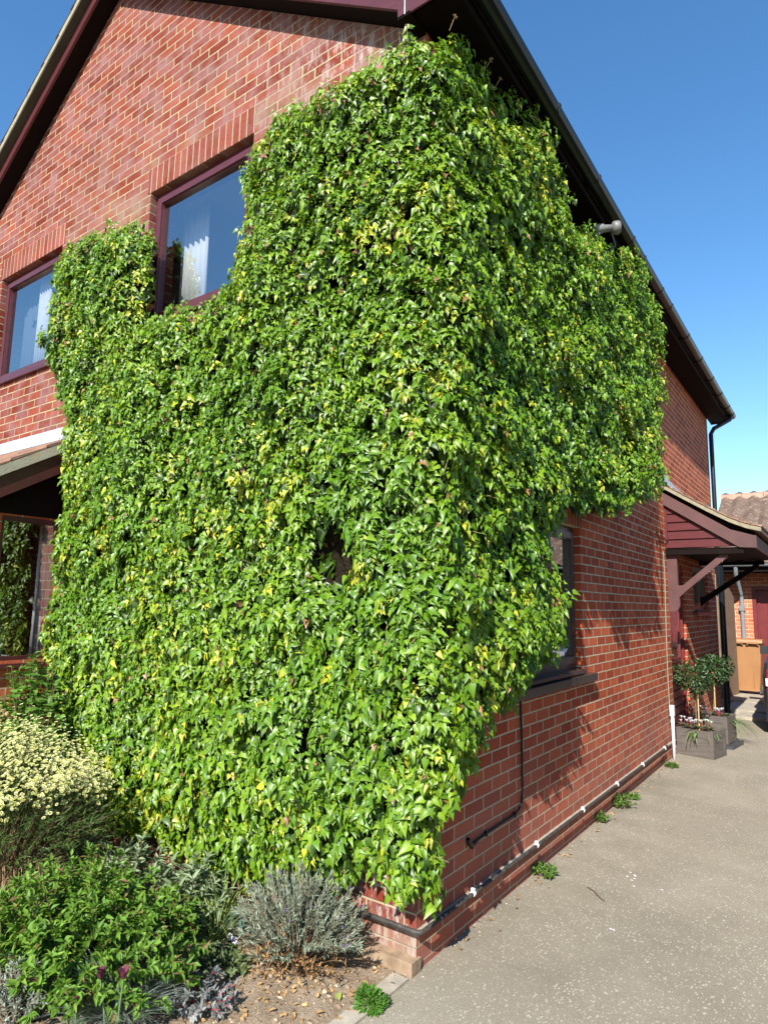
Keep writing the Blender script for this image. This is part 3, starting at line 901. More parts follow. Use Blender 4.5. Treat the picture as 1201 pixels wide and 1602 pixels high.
# ---------------------------------------------------------------- things behind the window glass
def curtain(name, x0, x1, y, z0, z1, label, amp=.018, waves=5, mat=None):
    n = 60
    V, Q = [], []
    for i in range(n + 1):
        s = i / n; x = x0 + (x1 - x0) * s; yy = y + amp * math.sin(s * waves * 2 * math.pi)
        V += [(x, yy, z0), (x, yy * .98 + y * .02, z1), (x, yy + .003, z1), (x, yy + .003, z0)]
    for i in range(n):
        a, b = 4 * i, 4 * i + 4
        for k in range(4): Q.append((a + k, b + k, b + (k + 1) % 4, a + (k + 1) % 4))
    me_ = raw_mesh(name, np.array(V), [(4, np.array(Q))])
    me_.polygons.foreach_set("use_smooth", np.ones(len(me_.polygons), dtype=bool))
    return link(name, me_, mat or M_curtain, label=label, cat="curtain")


curtain("curtain", -2.62, -2.28, .33, 3.66, 4.78, "white gathered curtain inside the upper window beside the ivy")
curtain("curtain", -4.74, -4.50, .185, 3.66, 4.77, "white curtain with sunlit folds behind the bird ornament window")
curtain("curtain", -5.17, -4.00, .235, 3.66, 4.77, "pale blue grey net curtain across the left upper window", amp=.012, waves=14, mat=surf("net_curtain", (.15, .18, .22), .95, .05, var=.05))
V = [(.10, 0), (.13, .03), (.10, .05), (.05, .05), (-.02, .10), (-.06, .09), (-.03, .03), (-.09, .0), (-.12, -.035), (-.06, -.03), (-.01, -.03), (.03, -.10), (.055, -.09), (.05, -.02)]
prism_obj("bird_ornament", [(-4.865 + x * .62, 4.40 + z * .62) for x, z in V], 'y', .115, .121, M_black, label="small dark bird cut-out hanging behind the left upper window", cat="ornament")
# bay: pale curtain edge and a pot plant
n = 24
V, Q = [], []
for i in range(n + 1):
    s = i / n; y = -.02 + .16 * s; x = -3.86 + .014 * math.sin(s * 18)
    V += [(x, y, 1.02), (x, y, 2.14), (x + .003, y, 2.14), (x + .003, y, 1.02)]
for i in range(n):
    a, b = 4 * i, 4 * i + 4
    for k in range(4): Q.append((a + k, b + k, b + (k + 1) % 4, a + (k + 1) % 4))
link("curtain", raw_mesh("curtain", np.array(V), [(4, np.array(Q))]), M_curtain, label="pale curtain edge inside the ground floor bay window", cat="curtain")
boxes("bay_shelf", [(-5.6, -3.68, -.50, -.06, .985, 1.02)], M_plaster, house)
pot = empty("pot_plant", (-3.78, -.33, 1.02), label="leafy pot plant in a pale pot behind the bay window glass", cat="pot plant")
bm = bmesh.new(); lathe(bm, [(.045, 0), (.065, .10), (.07, .10), (.07, .12), (.055, .12), (.05, .09)], 20)
bm_obj("pot", bm, surf("pale_pot", (.45, .48, .42), .5), pot, smooth=True)
n = 90
a = rng.random(n) * 6.28; h = rng.random(n)
leaf_mesh("foliage", M_leaf, np.stack([np.cos(a) * .05 * (1 + h), np.sin(a) * .05 * (1 + h), .12 + h * .32], -1),
          np.stack([np.cos(a), np.sin(a), .5 + 0 * a], -1), rdir(n) * .5 + (0, 0, 1), .09, .03, np.array([(.14, .22, .03)]) * (0.6 + .8 * rng.random((n, 1))), LANCE, pot)
# kitchen sill
bm = bmesh.new(); lathe(bm, [(.03, 0), (.075, .004), (.11, .06), (.125, .105), (.12, .105), (.10, .06), (.02, .015)], 28, Matrix.Translation((-.19, 2.27, 1.09)))
bowl = bm_obj("white_bowl", bm, M_white, smooth=True, label="white bowl with a blue ring mark on the kitchen window sill", cat="bowl")
bm = bmesh.new()
for r in (.013, .022):
    bmesh.ops.create_circle(bm, segments=20, radius=r)
me_ = None
bm.free()
tubes("ring_mark", [([(-.19 + .119 * math.cos(.75) + .002 + .6 * .016 * math.cos(t) * -.3, 2.27 + .119 * math.sin(.75) - .016 * math.cos(t), 1.155 + .018 * math.sin(t)) for t in np.linspace(0, 6.4, 22)], .0022)], surf("blue_grey_glaze", (.10, .14, .25)), bowl, sides=5)
boxes("kitchen_shelf", [(-.42, -.14, 1.25, 2.44, 1.05, 1.09)], M_plaster, house)

# floodlight with sensor on the wall under the gutter
fl = empty("security_floodlight", (0, 2.3, 4.55), label="grey security floodlight on a bracket under the gutter above the ivy", cat="floodlight")
tubes("bracket", [([(0.0, .10, -.10), (.10, .03, -.09), (.22, -.06, -.03), (.30, -.06, .05)], .020), ([(.20, -.04, -.05), (.19, -.06, -.16), (.24, -.06, -.22)], .013)], M_greypipe, fl, sides=8)
_ax = Vector((.80, .59, .10)).normalized(); _s1 = _ax.cross(Vector((0, 0, 1))).normalized(); _s2 = _s1.cross(_ax)
Mx = Matrix.Translation((.325, -.04, .075)) @ Matrix(((_s1.x, _s2.x, _ax.x, 0), (_s1.y, _s2.y, _ax.y, 0), (_s1.z, _s2.z, _ax.z, 0), (0, 0, 0, 1)))
bm = bmesh.new(); lathe(bm, [(.022, -.085), (.036, -.075), (.040, -.05), (.040, -.01), (.030, .0), (.028, .07)], 18, Mx)
bm_obj("sensor_body", bm, surf("pale_grey_plastic", (.17, .17, .16), .5), fl, smooth=True)
bm = bmesh.new(); lathe(bm, [(.032, .068), (.052, .08), (.056, .12), (.05, .13)], 18, Mx)
bm_obj("lamp_head", bm, surf("lamp_grey_plastic", (.14, .14, .135), .5), fl, smooth=True)
tubes("flex", [([(.38, .0, .03), (.40, .02, -.07), (.34, 0, -.12), (.16, .05, -.13)], .006)], M_black, fl, sides=6)

# ---------------------------------------------------------------- the ivy
# outline of the growth on the two walls, unrolled round the corner: s<0 along the gable, s>0 along the side wall
A = 0.20
POLY = np.array([(-0.2, 4.58), (-0.26, 4.58), (-0.46, 4.61), (-0.64, 4.6), (-0.84, 4.58), (-1.12, 4.67), (-1.25, 4.6), (-1.4, 4.59), (-1.53, 4.47), (-1.55, 4.25), (-1.49, 4.05), (-1.56, 3.84), (-1.62, 3.66), (-1.66, 3.58), (-1.81, 3.54), (-2.01, 3.54), (-2.27, 3.55), (-2.52, 3.53), (-2.66, 3.53), (-2.62, 3.68), (-2.54, 3.86), (-2.59, 4.08), (-2.58, 4.28), (-2.69, 4.38), (-2.96, 4.47), (-3.28, 4.52), (-3.58, 4.53), (-3.82, 4.54), (-4.0, 4.51), (-3.98, 4.29), (-3.97, 4.04), (-4.01, 3.81), (-3.99, 3.58), (-3.79, 3.31), (-3.59, 3.05), (-3.46, 2.77), (-3.50, 2.53), (-3.50, 2.34), (-3.51, 1.99), (-3.52, 1.79), (-3.52, 1.49), (-3.56, 1.25), (-3.54, 1.05), (-3.46, 0.93), (-3.34, 0.63), (-3.22, 0.42), (-2.81, 0.24), (-2.51, 0.05), (-2.26, 0.02), (-1.62, 0.0), (-1.24, -0.01), (-1.09, -0.01), (-0.86, 0.06), (-0.41, 0.22), (-0.27, 0.24), (-0.2, 0.2),
                 (0.1, 0.20), (0.11, 0.32), (0.1, 0.46), (0.23, 0.51), (0.32, 0.63), (0.37, 0.74), (0.5, 0.84), (0.67, 0.95), (1.0, 0.99), (1.19, 1.06), (1.22, 1.17), (1.33, 1.21), (1.59, 1.29), (1.51, 1.48), (1.47, 1.72), (1.33, 1.84), (1.43, 1.97), (1.59, 2.15), (1.69, 2.29), (1.88, 2.23), (2.34, 2.26), (3.11, 2.41), (3.85, 2.7), (3.98, 3.08), (4.21, 3.47), (4.37, 3.85), (4.15, 4.06), (4.12, 4.53), (4.15, 4.68), (3.43, 4.66), (2.88, 4.60), (2.41, 4.54), (2.15, 4.42), (1.84, 4.36), (1.74, 4.60), (1.55, 4.72), (1.34, 4.72), (1.04, 4.72), (0.94, 4.74), (0.75, 4.73), (0.51, 4.72), (0.28, 4.70), (0.1, 4.58)])


def ivy_base(s):
    """wall point and outward normal at unrolled position s."""
    th = np.clip((s + A) / (2 * A), 0, 1) * math.pi / 2
    nrm = np.stack([np.sin(th), -np.cos(th), 0 * th], -1)
    x = np.where(s < -A, s + A, 0.0); y = np.where(s > A, s - A, 0.0)
    return np.stack([x, y, 0 * s], -1), nrm


HOLE = (-0.66, 1.73)


def ivy_t(s, z):
    base = 0.235 + 0.070 * np.clip(s / 1.2, 0, 1) + 0.075 * np.clip((s - 1.5) / .7, 0, 1)
    p = np.stack([s, z, 0 * s], -1) + 20
    t = base + np.where(s > 0, 1.25, 1.0) * (0.09 * (vnoise(p * 1.7) - .5) + 0.125 * (vnoise(p * np.array([3.4, 4.4, 1]) + 7) - .5) + 0.08 * (vnoise(p * np.array([7, 10, 1]) + 3) - .5))
    d = polydist(s, z, POLY)
    tap = np.clip(d / 0.22, 0, 1); tap = tap * tap * (3 - 2 * tap)
    free = ((s > 0.0) & (z > 4.2)) | ((s > 1.3) & (z < 3.0))
    t = t * np.where(free, 0.86 + 0.14 * tap, np.where(s > .3, .66, 0.46) + np.where(s > .3, .34, .54) * tap)
    hd = np.hypot((s - HOLE[0]) / .22, (z - HOLE[1]) / .23)
    t = t * np.clip(0.15 + 0.85 * (hd - .45) / .55, 0.15, 1)
    return np.maximum(t, 0.03)


def ivy_frame(s, z):
    b, n = ivy_base(s)
    e = 0.02
    t = ivy_t(s, z)
    ts = (ivy_t(s + e, z) - t) / e; tz = (ivy_t(s, z + e) - t) / e
    tan = np.cross(np.array([0, 0, 1.0]), n)
    N = norm(n - tan * ts[:, None] * .9 - np.array([0, 0, 1.0]) * tz[:, None] * .9)
    b[:, 2] = z
    return b, n, t, N


def sample_poly(dens):
    s0, s1 = POLY[:, 0].min() - .06, POLY[:, 0].max() + .06; z0, z1 = POLY[:, 1].min() - .06, POLY[:, 1].max() + .06
    k = int((s1 - s0) * (z1 - z0) * dens)
    s = s0 + (s1 - s0) * rng.random(k); z = z0 + (z1 - z0) * rng.random(k)
    p = np.stack([s, z, 0 * s], -1) + 40
    js = 0.16 * (vnoise(p * 9) - .5); jz = 0.16 * (vnoise(p * 9 + 50) - .5)
    k = inpoly(s + js, z + jz, POLY)
    return s[k], z[k]


ivy = empty("ivy_plant", (0, 0, 0), label="huge glossy green ivy with yellow patches smothering the corner of the brick house", cat="ivy")
G_DARK, G_MID, G_LIGHT = np.array((.030, .068, .006)), np.array((.102, .208, .008)), np.array((.195, .312, .015))
G_YEL, G_BRN, G_OLD = np.array((.54, .50, .04)), np.array((.24, .12, .055)), np.array((.060, .110, .035))


def ivy_colours(s, z, n):
    p = np.stack([s, z, 0 * s], -1) + 60
    u = rng.random(n)[:, None]
    patch = vnoise(p * 2.2)[:, None]
    c = G_MID + (G_LIGHT - G_MID) * np.clip((u - .45) * 1.6 + (patch - .5) * .9, -.2, 1)
    c = np.where(u < .18, G_DARK + (G_MID - G_DARK) * (u / .18), c)
    return c


# sprays of leaves on the outside
s, z = sample_poly(640)
k_ = np.hypot((s - HOLE[0]) / .19, (z - HOLE[1] - .03) / .21) > 1
s, z = s[k_], z[k_]
b, n, t, N = ivy_frame(s, z)
ns = len(s)
dep = 0.68 + 0.40 * rng.random(ns)
cen = b + n * (t * dep)[:, None] + N * 0.01
cnt = rng.integers(5, 10, ns)
yn = vnoise(np.stack([s, z, 0 * s], -1) * 2.6 + 77); yn2 = vnoise(np.stack([s, z, 0 * s], -1) * 9 + 17)
lowleft = np.clip((1.6 - z) / 1.6, 0, 1) * np.clip((-s - 1.0) / 1.5, 0, 1)
prob = 0.018 + 0.85 * np.clip(yn - .56, 0, 1) + 1.5 * np.clip(yn2 - .70, 0, 1) + 0.20 * lowleft
yel = rng.random(ns) < prob
S_ = np.repeat(np.arange(ns), cnt)
nl = len(S_)
rank = np.arange(nl) - np.repeat(np.cumsum(cnt) - cnt, cnt)
fr = rank / cnt[S_]
hang = norm(np.array([0, 0, -1.0]) * 0.95 + N * .40 + rng.normal(size=(ns, 3)) * .22)
side = norm(np.cross(N, hang))
phi = np.where(rank % 2 == 0, 1, -1) * (0.10 + .95 * (1 - fr)) + rng.normal(size=nl) * .28
Yd = hang[S_] * np.cos(phi)[:, None] + side[S_] * np.sin(phi)[:, None] + N[S_] * (.15 + .2 * rng.random(nl))[:, None]
P = cen[S_] + hang[S_] * ((fr - .55) * .095)[:, None] + side[S_] * (np.sin(phi) * .012)[:, None] + N[S_] * (.012 * (1 - fr))[:, None] + rng.normal(size=(nl, 3)) * .008
sd_f = np.clip((s[S_] + .2) / .4, 0, 1)[:, None]
Nn = N[S_] * (.62 - .20 * sd_f) + np.array([0, 0, .22]) + np.array((.30, -.62, .5)) * (.42 + .38 * sd_f) + rng.normal(size=(nl, 3)) * .38
big = np.interp(z, [0, 1.0, 2.2, 4.8], [1.0, .97, .90, .84])[S_]
L = (.026 + .026 * rng.random(nl) ** 1.2 + .014 * (rng.random(nl) < .15)) * big * (0.8 + .4 * rng.random(ns))[S_] * np.where(fr > .75, .8, 1)
C = ivy_colours(s[S_], z[S_], nl)
ym = (yel[S_] & (rng.random(nl) < .8)) | (rng.random(nl) < .012 + .07 * np.clip(yn[S_] - .45, 0, 1))
uy_ = rng.random((nl, 1)) ** .7
C = np.where(ym[:, None], C * (1 - uy_) + uy_ * (G_YEL * (0.55 + .5 * rng.random((nl, 1))) + np.array((0, .03, 0))), C)
bm_ = rng.random(nl) < .007
C = np.where(bm_[:, None], G_BRN * (.6 + .8 * rng.random((nl, 1))), C)
C = C * (0.85 + .3 * rng.random((nl, 1)))
leaf_mesh("foliage", M_ivy, P, Yd, Nn, L, L * (.66 + .2 * rng.random(nl)), C, IVY, ivy)

# older leaves deeper in, with gap shade put into their darker colour
s, z = sample_poly(700)
k_ = np.hypot((s - HOLE[0]) / .10, (z - HOLE[1]) / .12) > 1
s, z = s[k_], z[k_]
b, n, t, N = ivy_frame(s, z)
k = len(s)
P = b + n * (t * (.42 + .36 * rng.random(k)))[:, None]
Yd = np.array([0, 0, -.8]) + rng.normal(size=(k, 3)) * .45 + N * .2
Nn = N + rng.normal(size=(k, 3)) * .5 + np.array([0, 0, .2])
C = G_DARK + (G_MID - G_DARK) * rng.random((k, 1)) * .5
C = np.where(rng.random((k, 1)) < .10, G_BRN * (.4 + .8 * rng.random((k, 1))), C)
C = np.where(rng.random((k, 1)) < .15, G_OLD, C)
L = .05 + .03 * rng.random(k)
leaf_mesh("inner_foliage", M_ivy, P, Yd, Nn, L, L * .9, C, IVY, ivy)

# the matted stems next to the wall, coloured near black as shade in the gaps
ss, zz = np.meshgrid(np.arange(POLY[:, 0].min(), POLY[:, 0].max(), .045), np.arange(POLY[:, 1].min(), POLY[:, 1].max(), .045))
sh = ss.shape; s, z = ss.ravel(), zz.ravel()
b, n, t, N = ivy_frame(s, z)
dd = polydist(s, z, POLY); ins = inpoly(s, z, POLY) & (dd > .05)
V = b + n * (t * (.30 + .2 * rng.random(len(s))))[:, None] + rng.normal(size=(len(s), 3)) * .010
idx = np.arange(len(s)).reshape(sh)
q = np.stack([idx[:-1, :-1], idx[:-1, 1:], idx[1:, 1:], idx[1:, :-1]], -1).reshape(-1, 4)
q = q[ins[q].all(axis=1)]
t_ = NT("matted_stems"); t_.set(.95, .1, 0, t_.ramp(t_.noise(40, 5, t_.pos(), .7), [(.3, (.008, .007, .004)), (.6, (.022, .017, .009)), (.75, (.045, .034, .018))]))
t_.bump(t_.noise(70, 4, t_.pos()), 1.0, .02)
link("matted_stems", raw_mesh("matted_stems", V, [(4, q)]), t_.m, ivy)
# thick climbing stems, side shoots and a few bare flowering shoots at the top
paths = []
for s0 in (-3.0, -2.5, -1.9, -1.3, -1.6, -2.2):
    zz_ = np.linspace(-.2, 2.3 + .6 * rng.random(), 26)
    sw_ = s0 + .16 * np.cumsum(rng.normal(size=26)) * .35
    sw_ = np.minimum(sw_, 1.2)
    bb_, nn_, tt_, _ = ivy_frame(sw_, np.maximum(zz_, .05))
    pts = bb_ + nn_ * (np.minimum(tt_ * .3, .05))[:, None]; pts[:, 2] = zz_
    paths.append((pts, np.linspace(.016, .005, 26)))
tubes("stem", paths, M_bark, ivy, sides=6)
s, z = sample_poly(14)
b, n, t, N = ivy_frame(s, z)
P0 = b + n * (t * .7)[:, None]
dr = norm(N * .6 + rng.normal(size=(len(s), 3)) * .7 + (0, 0, .1))
tubes("shoot", [(np.stack([p, p + d_ * .07, p + d_ * .13 + (0, 0, -.01)]), (.003, .0026, .0016)) for p, d_ in zip(P0, dr)], surf("green_shoot", (.16, .15, .05), .6), ivy, sides=4, kind="stuff")
M_dshoot = surf("dry_shoot", (.27, .18, .08), .8)
for s0, z0 in ((-.22, 4.60), (-.17, 4.62), (.10, 4.70), (.5, 4.74), (.62, 4.70), (1.0, 4.66), (2.95, 4.66), (3.3, 4.6), (4.3, 4.62), (4.9, 4.3)):
    bb_, nn_ = ivy_base(np.array([s0])); p = bb_[0] + nn_[0] * .22 + (0, 0, z0 - .09); d_ = norm(nn_[0] * .5 + np.array([0.1, .05, .8]))
    paths = []
    paths.append((np.stack([p, p + d_ * .03, p + d_ * .065]), .002))
    for k in range(7):
        e_ = p + d_ * .065; f_ = norm(d_ + rng.normal(size=3) * .8)
        paths.append((np.stack([e_, e_ + f_ * .009, e_ + f_ * .016]), (.001, .0012, .003)))
    tubes("flower_shoot", paths, M_dshoot, ivy, sides=4)

# ---------------------------------------------------------------- plants of the flower bed
def mixc(a, b, n, jit=.25):
    u = rng.random((n, 1))
    return (np.array(a) + (np.array(b) - np.array(a)) * u) * (1 - jit / 2 + jit * rng.random((n, 1)))


def stem_set(c, rx, ry, h, n, base_r=.25, lift=1.0, bend=.15, hvar=.3, seg=6, zbase=None):
    """n stems fanning from a clump at c to tips over a dome (rx, ry, h). returns (n,seg,3)."""
    u = rng.random(n) ** .5; a = rng.random(n) * 2 * math.pi
    dx, dy = u * np.cos(a), u * np.sin(a)
    tip = np.stack([c[0] + rx * dx, c[1] + ry * dy, c[2] + h * (np.sqrt(np.clip(1 - .75 * u ** 2, 0, 1))) * (1 - hvar * rng.random(n))], -1)
    b = np.stack([c[0] + rx * base_r * dx, c[1] + ry * base_r * dy, np.full(n, c[2])], -1)
    mid = (b + tip) / 2 + np.stack([0 * dx, 0 * dx, bend * h * lift * np.ones(n)], -1) + rng.normal(size=(n, 3)) * .03 * h
    t = np.linspace(0, 1, seg)[None, :, None]
    return b[:, None] * (1 - t) ** 2 + 2 * mid[:, None] * t * (1 - t) + tip[:, None] * t ** 2


def stem_leaves(st, per, t0, out=.8, up=.5, jit=.3):
    """leaf positions, directions and normals along stems."""
    n, seg, _ = st.shape
    i = np.repeat(np.arange(n), per)
    t = t0 + (1 - t0) * rng.random(n * per)
    f = t * (seg - 1); k = np.minimum(f.astype(int), seg - 2); w = (f - k)[:, None]
    p = st[i, k] * (1 - w) + st[i, k + 1] * w
    tg = norm(st[i, k + 1] - st[i, k])
    r = rdir(n * per); r = norm(r - tg * np.sum(r * tg, axis=1, keepdims=True))
    Y = norm(r * out + tg * up + rng.normal(size=r.shape) * jit)
    N = norm(tg * .6 + np.array([0, 0, .7]) + rng.normal(size=r.shape) * .3)
    return p, Y, N, i, t


def stem_paths(st, r0, r1):
    return [(s_, np.linspace(r0, r1, len(s_))) for s_ in st]


# cream flowered bush
c = (-2.42, -.78, -.16)
cb = empty("flowering_bush", c, label="rounded bush covered in cream white flowers below the bay window", cat="bush")
cb_loc = np.array(c)
st = stem_set((0, 0, .02), .92, .50, .90, 620, .22, hvar=.34)
p, Y, N, i, t = stem_leaves(st, 26, .42, .45, .9, .2)
leaf_mesh("foliage", M_leaf, p, Y, N, .042, .006, mixc((.045, .085, .022), (.10, .16, .035), len(p)), NEEDLE, cb)
tubes("stem", stem_paths(st[::3], .004, .002), M_bark, cb, sides=3)
tp = np.concatenate([st[:, -1], st[:, -2] * .4 + st[:, -1] * .6, st[:, -1] + rng.normal(size=(len(st), 3)) * .03, st[:, -1] + rng.normal(size=(len(st), 3)) * .035, st[:, -1] + rng.normal(size=(len(st), 3)) * .05, st[:, -2] * .3 + st[:, -1] * .7 + rng.normal(size=(len(st), 3)) * .03, st[:, -1] + rng.normal(size=(len(st), 3)) * .045])
keep = (tp[:, 2] > .28 + .16 * rng.random(len(tp)) + .30 * np.clip((tp[:, 0] + .05) / .8, 0, 1))
tp = np.concatenate([tp[keep], tp[keep] + rng.normal(size=(keep.sum(), 3)) * .03]); keep = np.ones(len(tp), bool)
tp = tp + rng.normal(size=(keep.sum(), 3)) * .022
nrm_ = norm(tp * np.array([1, 1.2, .8]) + np.array([.1, -.5, .5]) + rng.normal(size=tp.shape) * .25)
leaf_mesh("blossoms", M_petal, tp + nrm_ * .015, np.cross(nrm_, rdir(len(tp))), nrm_, .006 + .006 * rng.random(len(tp)), .006 + .006 * rng.random(len(tp)), mixc((.60, .60, .17), (.80, .78, .40), len(tp), .1), FLOWER, cb, smooth=False)
# its dry brown straw below
sd_ = stem_set((.15, -.12, 0), .85, .45, .42, 420, .35, bend=.3, hvar=.6)
sd_[:, -1, 2] *= .4
tubes("dry_stems", stem_paths(sd_, .0028, .0015), surf("straw", (.24, .155, .075), .85, var=.4, scale=18), cb, sides=3)

# mid green leafy shrub in front
c = (-1.28, -.98, -.17)
gs = empty("leafy_shrub", c, label="low bright green leafy shrub spreading at the front of the bed", cat="shrub")
st = stem_set((0, 0, 0), .80, .44, .53, 560, .4, bend=.1, hvar=.62)
st[:, :, 2] *= np.clip(1.0 + .9 * np.minimum(st[:, -1:, 0] + .02, 0), .35, 1)
p, Y, N, i, t = stem_leaves(st, 36, .30, .75, .75, .3)
col = mixc((.070, .165, .018), (.165, .290, .032), len(p)); k = rng.random(len(p)) < .05; col[k] = mixc((.16, .09, .045), (.22, .16, .05), k.sum())
leaf_mesh("foliage", M_leaf, p, Y, N, .030 + .020 * rng.random(len(p)), .015 + .006 * rng.random(len(p)), col, LANCE, gs)
tubes("stem", stem_paths(st[::2], .004, .0018), M_bark, gs, sides=4)

# lavender
c = (-.47, -.31, -.155)
lv = empty("lavender_bush", c, label="grey green lavender bush with woody base by the corner of the house", cat="lavender")
st = stem_set((0, 0, 0), .38, .26, .44, 270, .22, bend=.12, hvar=.5)
p, Y, N, i, t = stem_leaves(st, 40, .46, .5, .85, .22)
leaf_mesh("foliage", M_leaf, p, Y, N, .020 + .014 * rng.random(len(p)), .0056, mixc((.18, .22, .15), (.36, .41, .31), len(p)), NEEDLE, lv)
tubes("stem", stem_paths(st, .0035, .0015), surf("lavender_wood", (.145, .100, .065), .9), lv, sides=4)
q_ = st[rng.random(len(st)) < .10]
p, Y, N, i, t = stem_leaves(q_, 14, .93, .6, .6, .2)
leaf_mesh("blossoms", M_petal, p + (0, 0, .012), Y, N, .011, .006, mixc((.11, .055, .17), (.19, .12, .24), len(p)), OVAL, lv)
q_ = stem_set((.02, -.04, 0), .34, .24, .20, 130, .3, bend=.3, hvar=.7)
p, Y, N, i, t = stem_leaves(q_, 7, .2, .8, .3, .5)
leaf_mesh("dry_foliage", M_dry, p, Y, N, .022, .008, mixc((.18, .10, .045), (.36, .21, .08), len(p)), LANCE, lv)
tubes("dry_stems", stem_paths(q_, .0022, .0012), surf("dry_brown_stem", (.12, .075, .04), .9), lv, sides=3)


def leafy(name, c, rx, ry, h, n, per, t0, L, W, c1, c2, tpl, label, cat, mat=None, stem=None, out=.75, up=.6, hvar=.4, bend=.1, base_r=.3, group=None, sr=(.003, .0015), jit=.3):
    z = float(bed_z(c[0], c[1])) - .01 if len(c) == 2 else c[2]
    o = empty(name, (c[0], c[1], z), label=label, cat=cat, group=group)
    st = stem_set((0, 0, 0), rx, ry, h, n, base_r, bend=bend, hvar=hvar)
    p, Y, N, i, t = stem_leaves(st, per, t0, out, up, jit)
    leaf_mesh("foliage", mat or M_leaf, p, Y, N, L * (.75 + .5 * rng.random(len(p))), W * (.8 + .4 * rng.random(len(p))), mixc(c1, c2, len(p)), tpl, o)
    tubes("stem", stem_paths(st, *sr), stem or M_bark, o, sides=4)
    return o, st


# greyish sages along the foot of the ivy
SG1, SG2 = (.14, .20, .095), (.27, .34, .19)
leafy("sage_plant", (-1.15, -.40), .26, .18, .36, 46, 15, .25, .060, .020, SG1, SG2, LANCE, "grey green sage with long soft leaves under the ivy beside the lavender", "sage")
leafy("sage_plant", (-1.58, -.42), .26, .18, .33, 46, 15, .25, .058, .019, SG1, SG2, LANCE, "grey green sage against the ivy between leafy shrub and ivy stems", "sage")
leafy("sage_plant", (-1.98, -.45), .24, .16, .24, 36, 13, .25, .050, .017, (.06, .10, .045), (.14, .19, .09), LANCE, "smaller dark sage beside the cream flowered bush", "sage")
leafy("low_herb", (-.92, -.52), .20, .14, .15, 40, 14, .15, .034, .016, (.05, .085, .03), (.13, .17, .075), OVAL, "low tangled green herb on bare soil between shrub and lavender", "herb")
leafy("low_herb", (-1.22, -.64), .20, .12, .15, 36, 14, .15, .034, .016, (.06, .11, .03), (.13, .19, .06), OVAL, "small mixed herb growing into the right side of the leafy shrub", "herb")
BL1, BL2 = (.085, .155, .130), (.19, .28, .235)
leafy("blue_spurge", (-.80, -.36), .13, .09, .15, 16, 26, .35, .026, .013, BL1, BL2, OVAL, "bluish spurge with round leaves at the left foot of the lavender", "spurge")
leafy("blue_spurge", (-2.35, -.34), .16, .10, .22, 18, 26, .35, .028, .014, BL1, BL2, OVAL, "bluish spurge in the shade right of the cream flowered bush", "spurge")
leafy("blue_spurge", (-1.30, -.52), .10, .08, .16, 10, 24, .35, .026, .013, BL1, BL2, OVAL, "bluish spurge tucked between the leafy shrub and the sages", "spurge")
for x_, y_, h_, lab in ((-1.62, -.62, .16, "low green herb in the gap between cream bush and leafy shrub"), (-1.05, -.74, .13, "short herb with small leaves at the right edge of the leafy shrub"), (-.70, -.56, .09, "tiny herb seedlings on bare soil below the lavender"), (-1.42, -.55, .14, "small herb below the middle sage")):
    leafy("low_herb", (x_, y_), .17, .12, h_, 40, 13, .12, .028, .014, (.07, .11, .035), (.16, .21, .08), OVAL, lab, "herb", hvar=.6)
# sedum with red stems
leafy("grey_sedum", (-.60, -.78), .23, .15, .13, 46, 22, .45, .030, .013, (.12, .13, .13), (.30, .31, .30), OVAL, "grey purple sedum with red stems on the bare soil", "sedum", stem=M_redstem, base_r=.15, sr=(.004, .0025), bend=.05, out=.8, up=.55)
# climbing shrub with broad light leaves in front of the bay bricks
o, _ = leafy("climbing_shrub", (-2.95, -.40, -.15), .52, .22, 1.36, 170, 22, .62, .052, .036, (.070, .165, .022), (.150, .280, .045), OVAL, "light green broad leaved climbing shrub in front of the bay window", "shrub", hvar=.5, base_r=.12, sr=(.006, .002), out=.9, up=.35)


def blades(name, c, n, L, W, spread, c1, c2, label, cat, group=None, droop=1.0, r=.03):
    z = float(bed_z(c[0], c[1])) - .005 if len(c) == 2 else c[2]
    o = empty(name, (c[0], c[1], z), label=label, cat=cat, group=group)
    a = rng.random(n) * 6.283; s = spread * rng.random(n) ** .7
    d = np.stack([np.cos(a) * s, np.sin(a) * s, 1 - .35 * s], -1)
    out = np.stack([np.cos(a), np.sin(a), 0 * a], -1)
    p = out * (r * rng.random((n, 1)))
    N = norm(np.array([0, 0, .6]) - out * .8 + rng.normal(size=(n, 3)) * .25)
    leaf_mesh("blade", M_leaf, p, d, N, L * (.6 + .6 * rng.random(n)), W * (.7 + .5 * rng.random(n)), mixc(c1, c2, n), BLADE, o)
    return o


blades("grass_tuft", (-.93, -.40), 60, .30, .009, .8, (.11, .18, .03), (.24, .30, .07), "tall yellow green grass tuft between the lavender and sage", "grass tuft")
blades("grass_tuft", (-.84, -.50), 80, .20, .006, .9, (.10, .16, .03), (.26, .29, .09), "short grass tuft with dry tips left of the lavender", "grass tuft")
blades("daffodil_leaves", (-1.02, -.30), 22, .30, .016, .8, (.09, .19, .03), (.17, .26, .05), "broad strap leaves of a faded daffodil under the ivy", "daffodil")
blades("blue_fescue", (-.72, -1.06, -.15), 900, .24, .0030, 1.0, (.16, .20, .175), (.34, .40, .35), "dense blue grey fescue clump at the lower edge of the bed", "fescue", r=.07)
leafy("silver_plant", (-1.06, -1.30, -.16), .22, .14, .26, 90, 34, .2, .022, .006, (.17, .20, .16), (.36, .40, .34), NEEDLE, "silver leaved artemisia in the bottom corner of the bed", "artemisia")
blades("iris_leaves", (-1.42, -1.22, -.15), 14, .42, .014, .55, (.12, .19, .06), (.23, .30, .12), "long pale iris leaves rising through the leafy shrub", "iris")
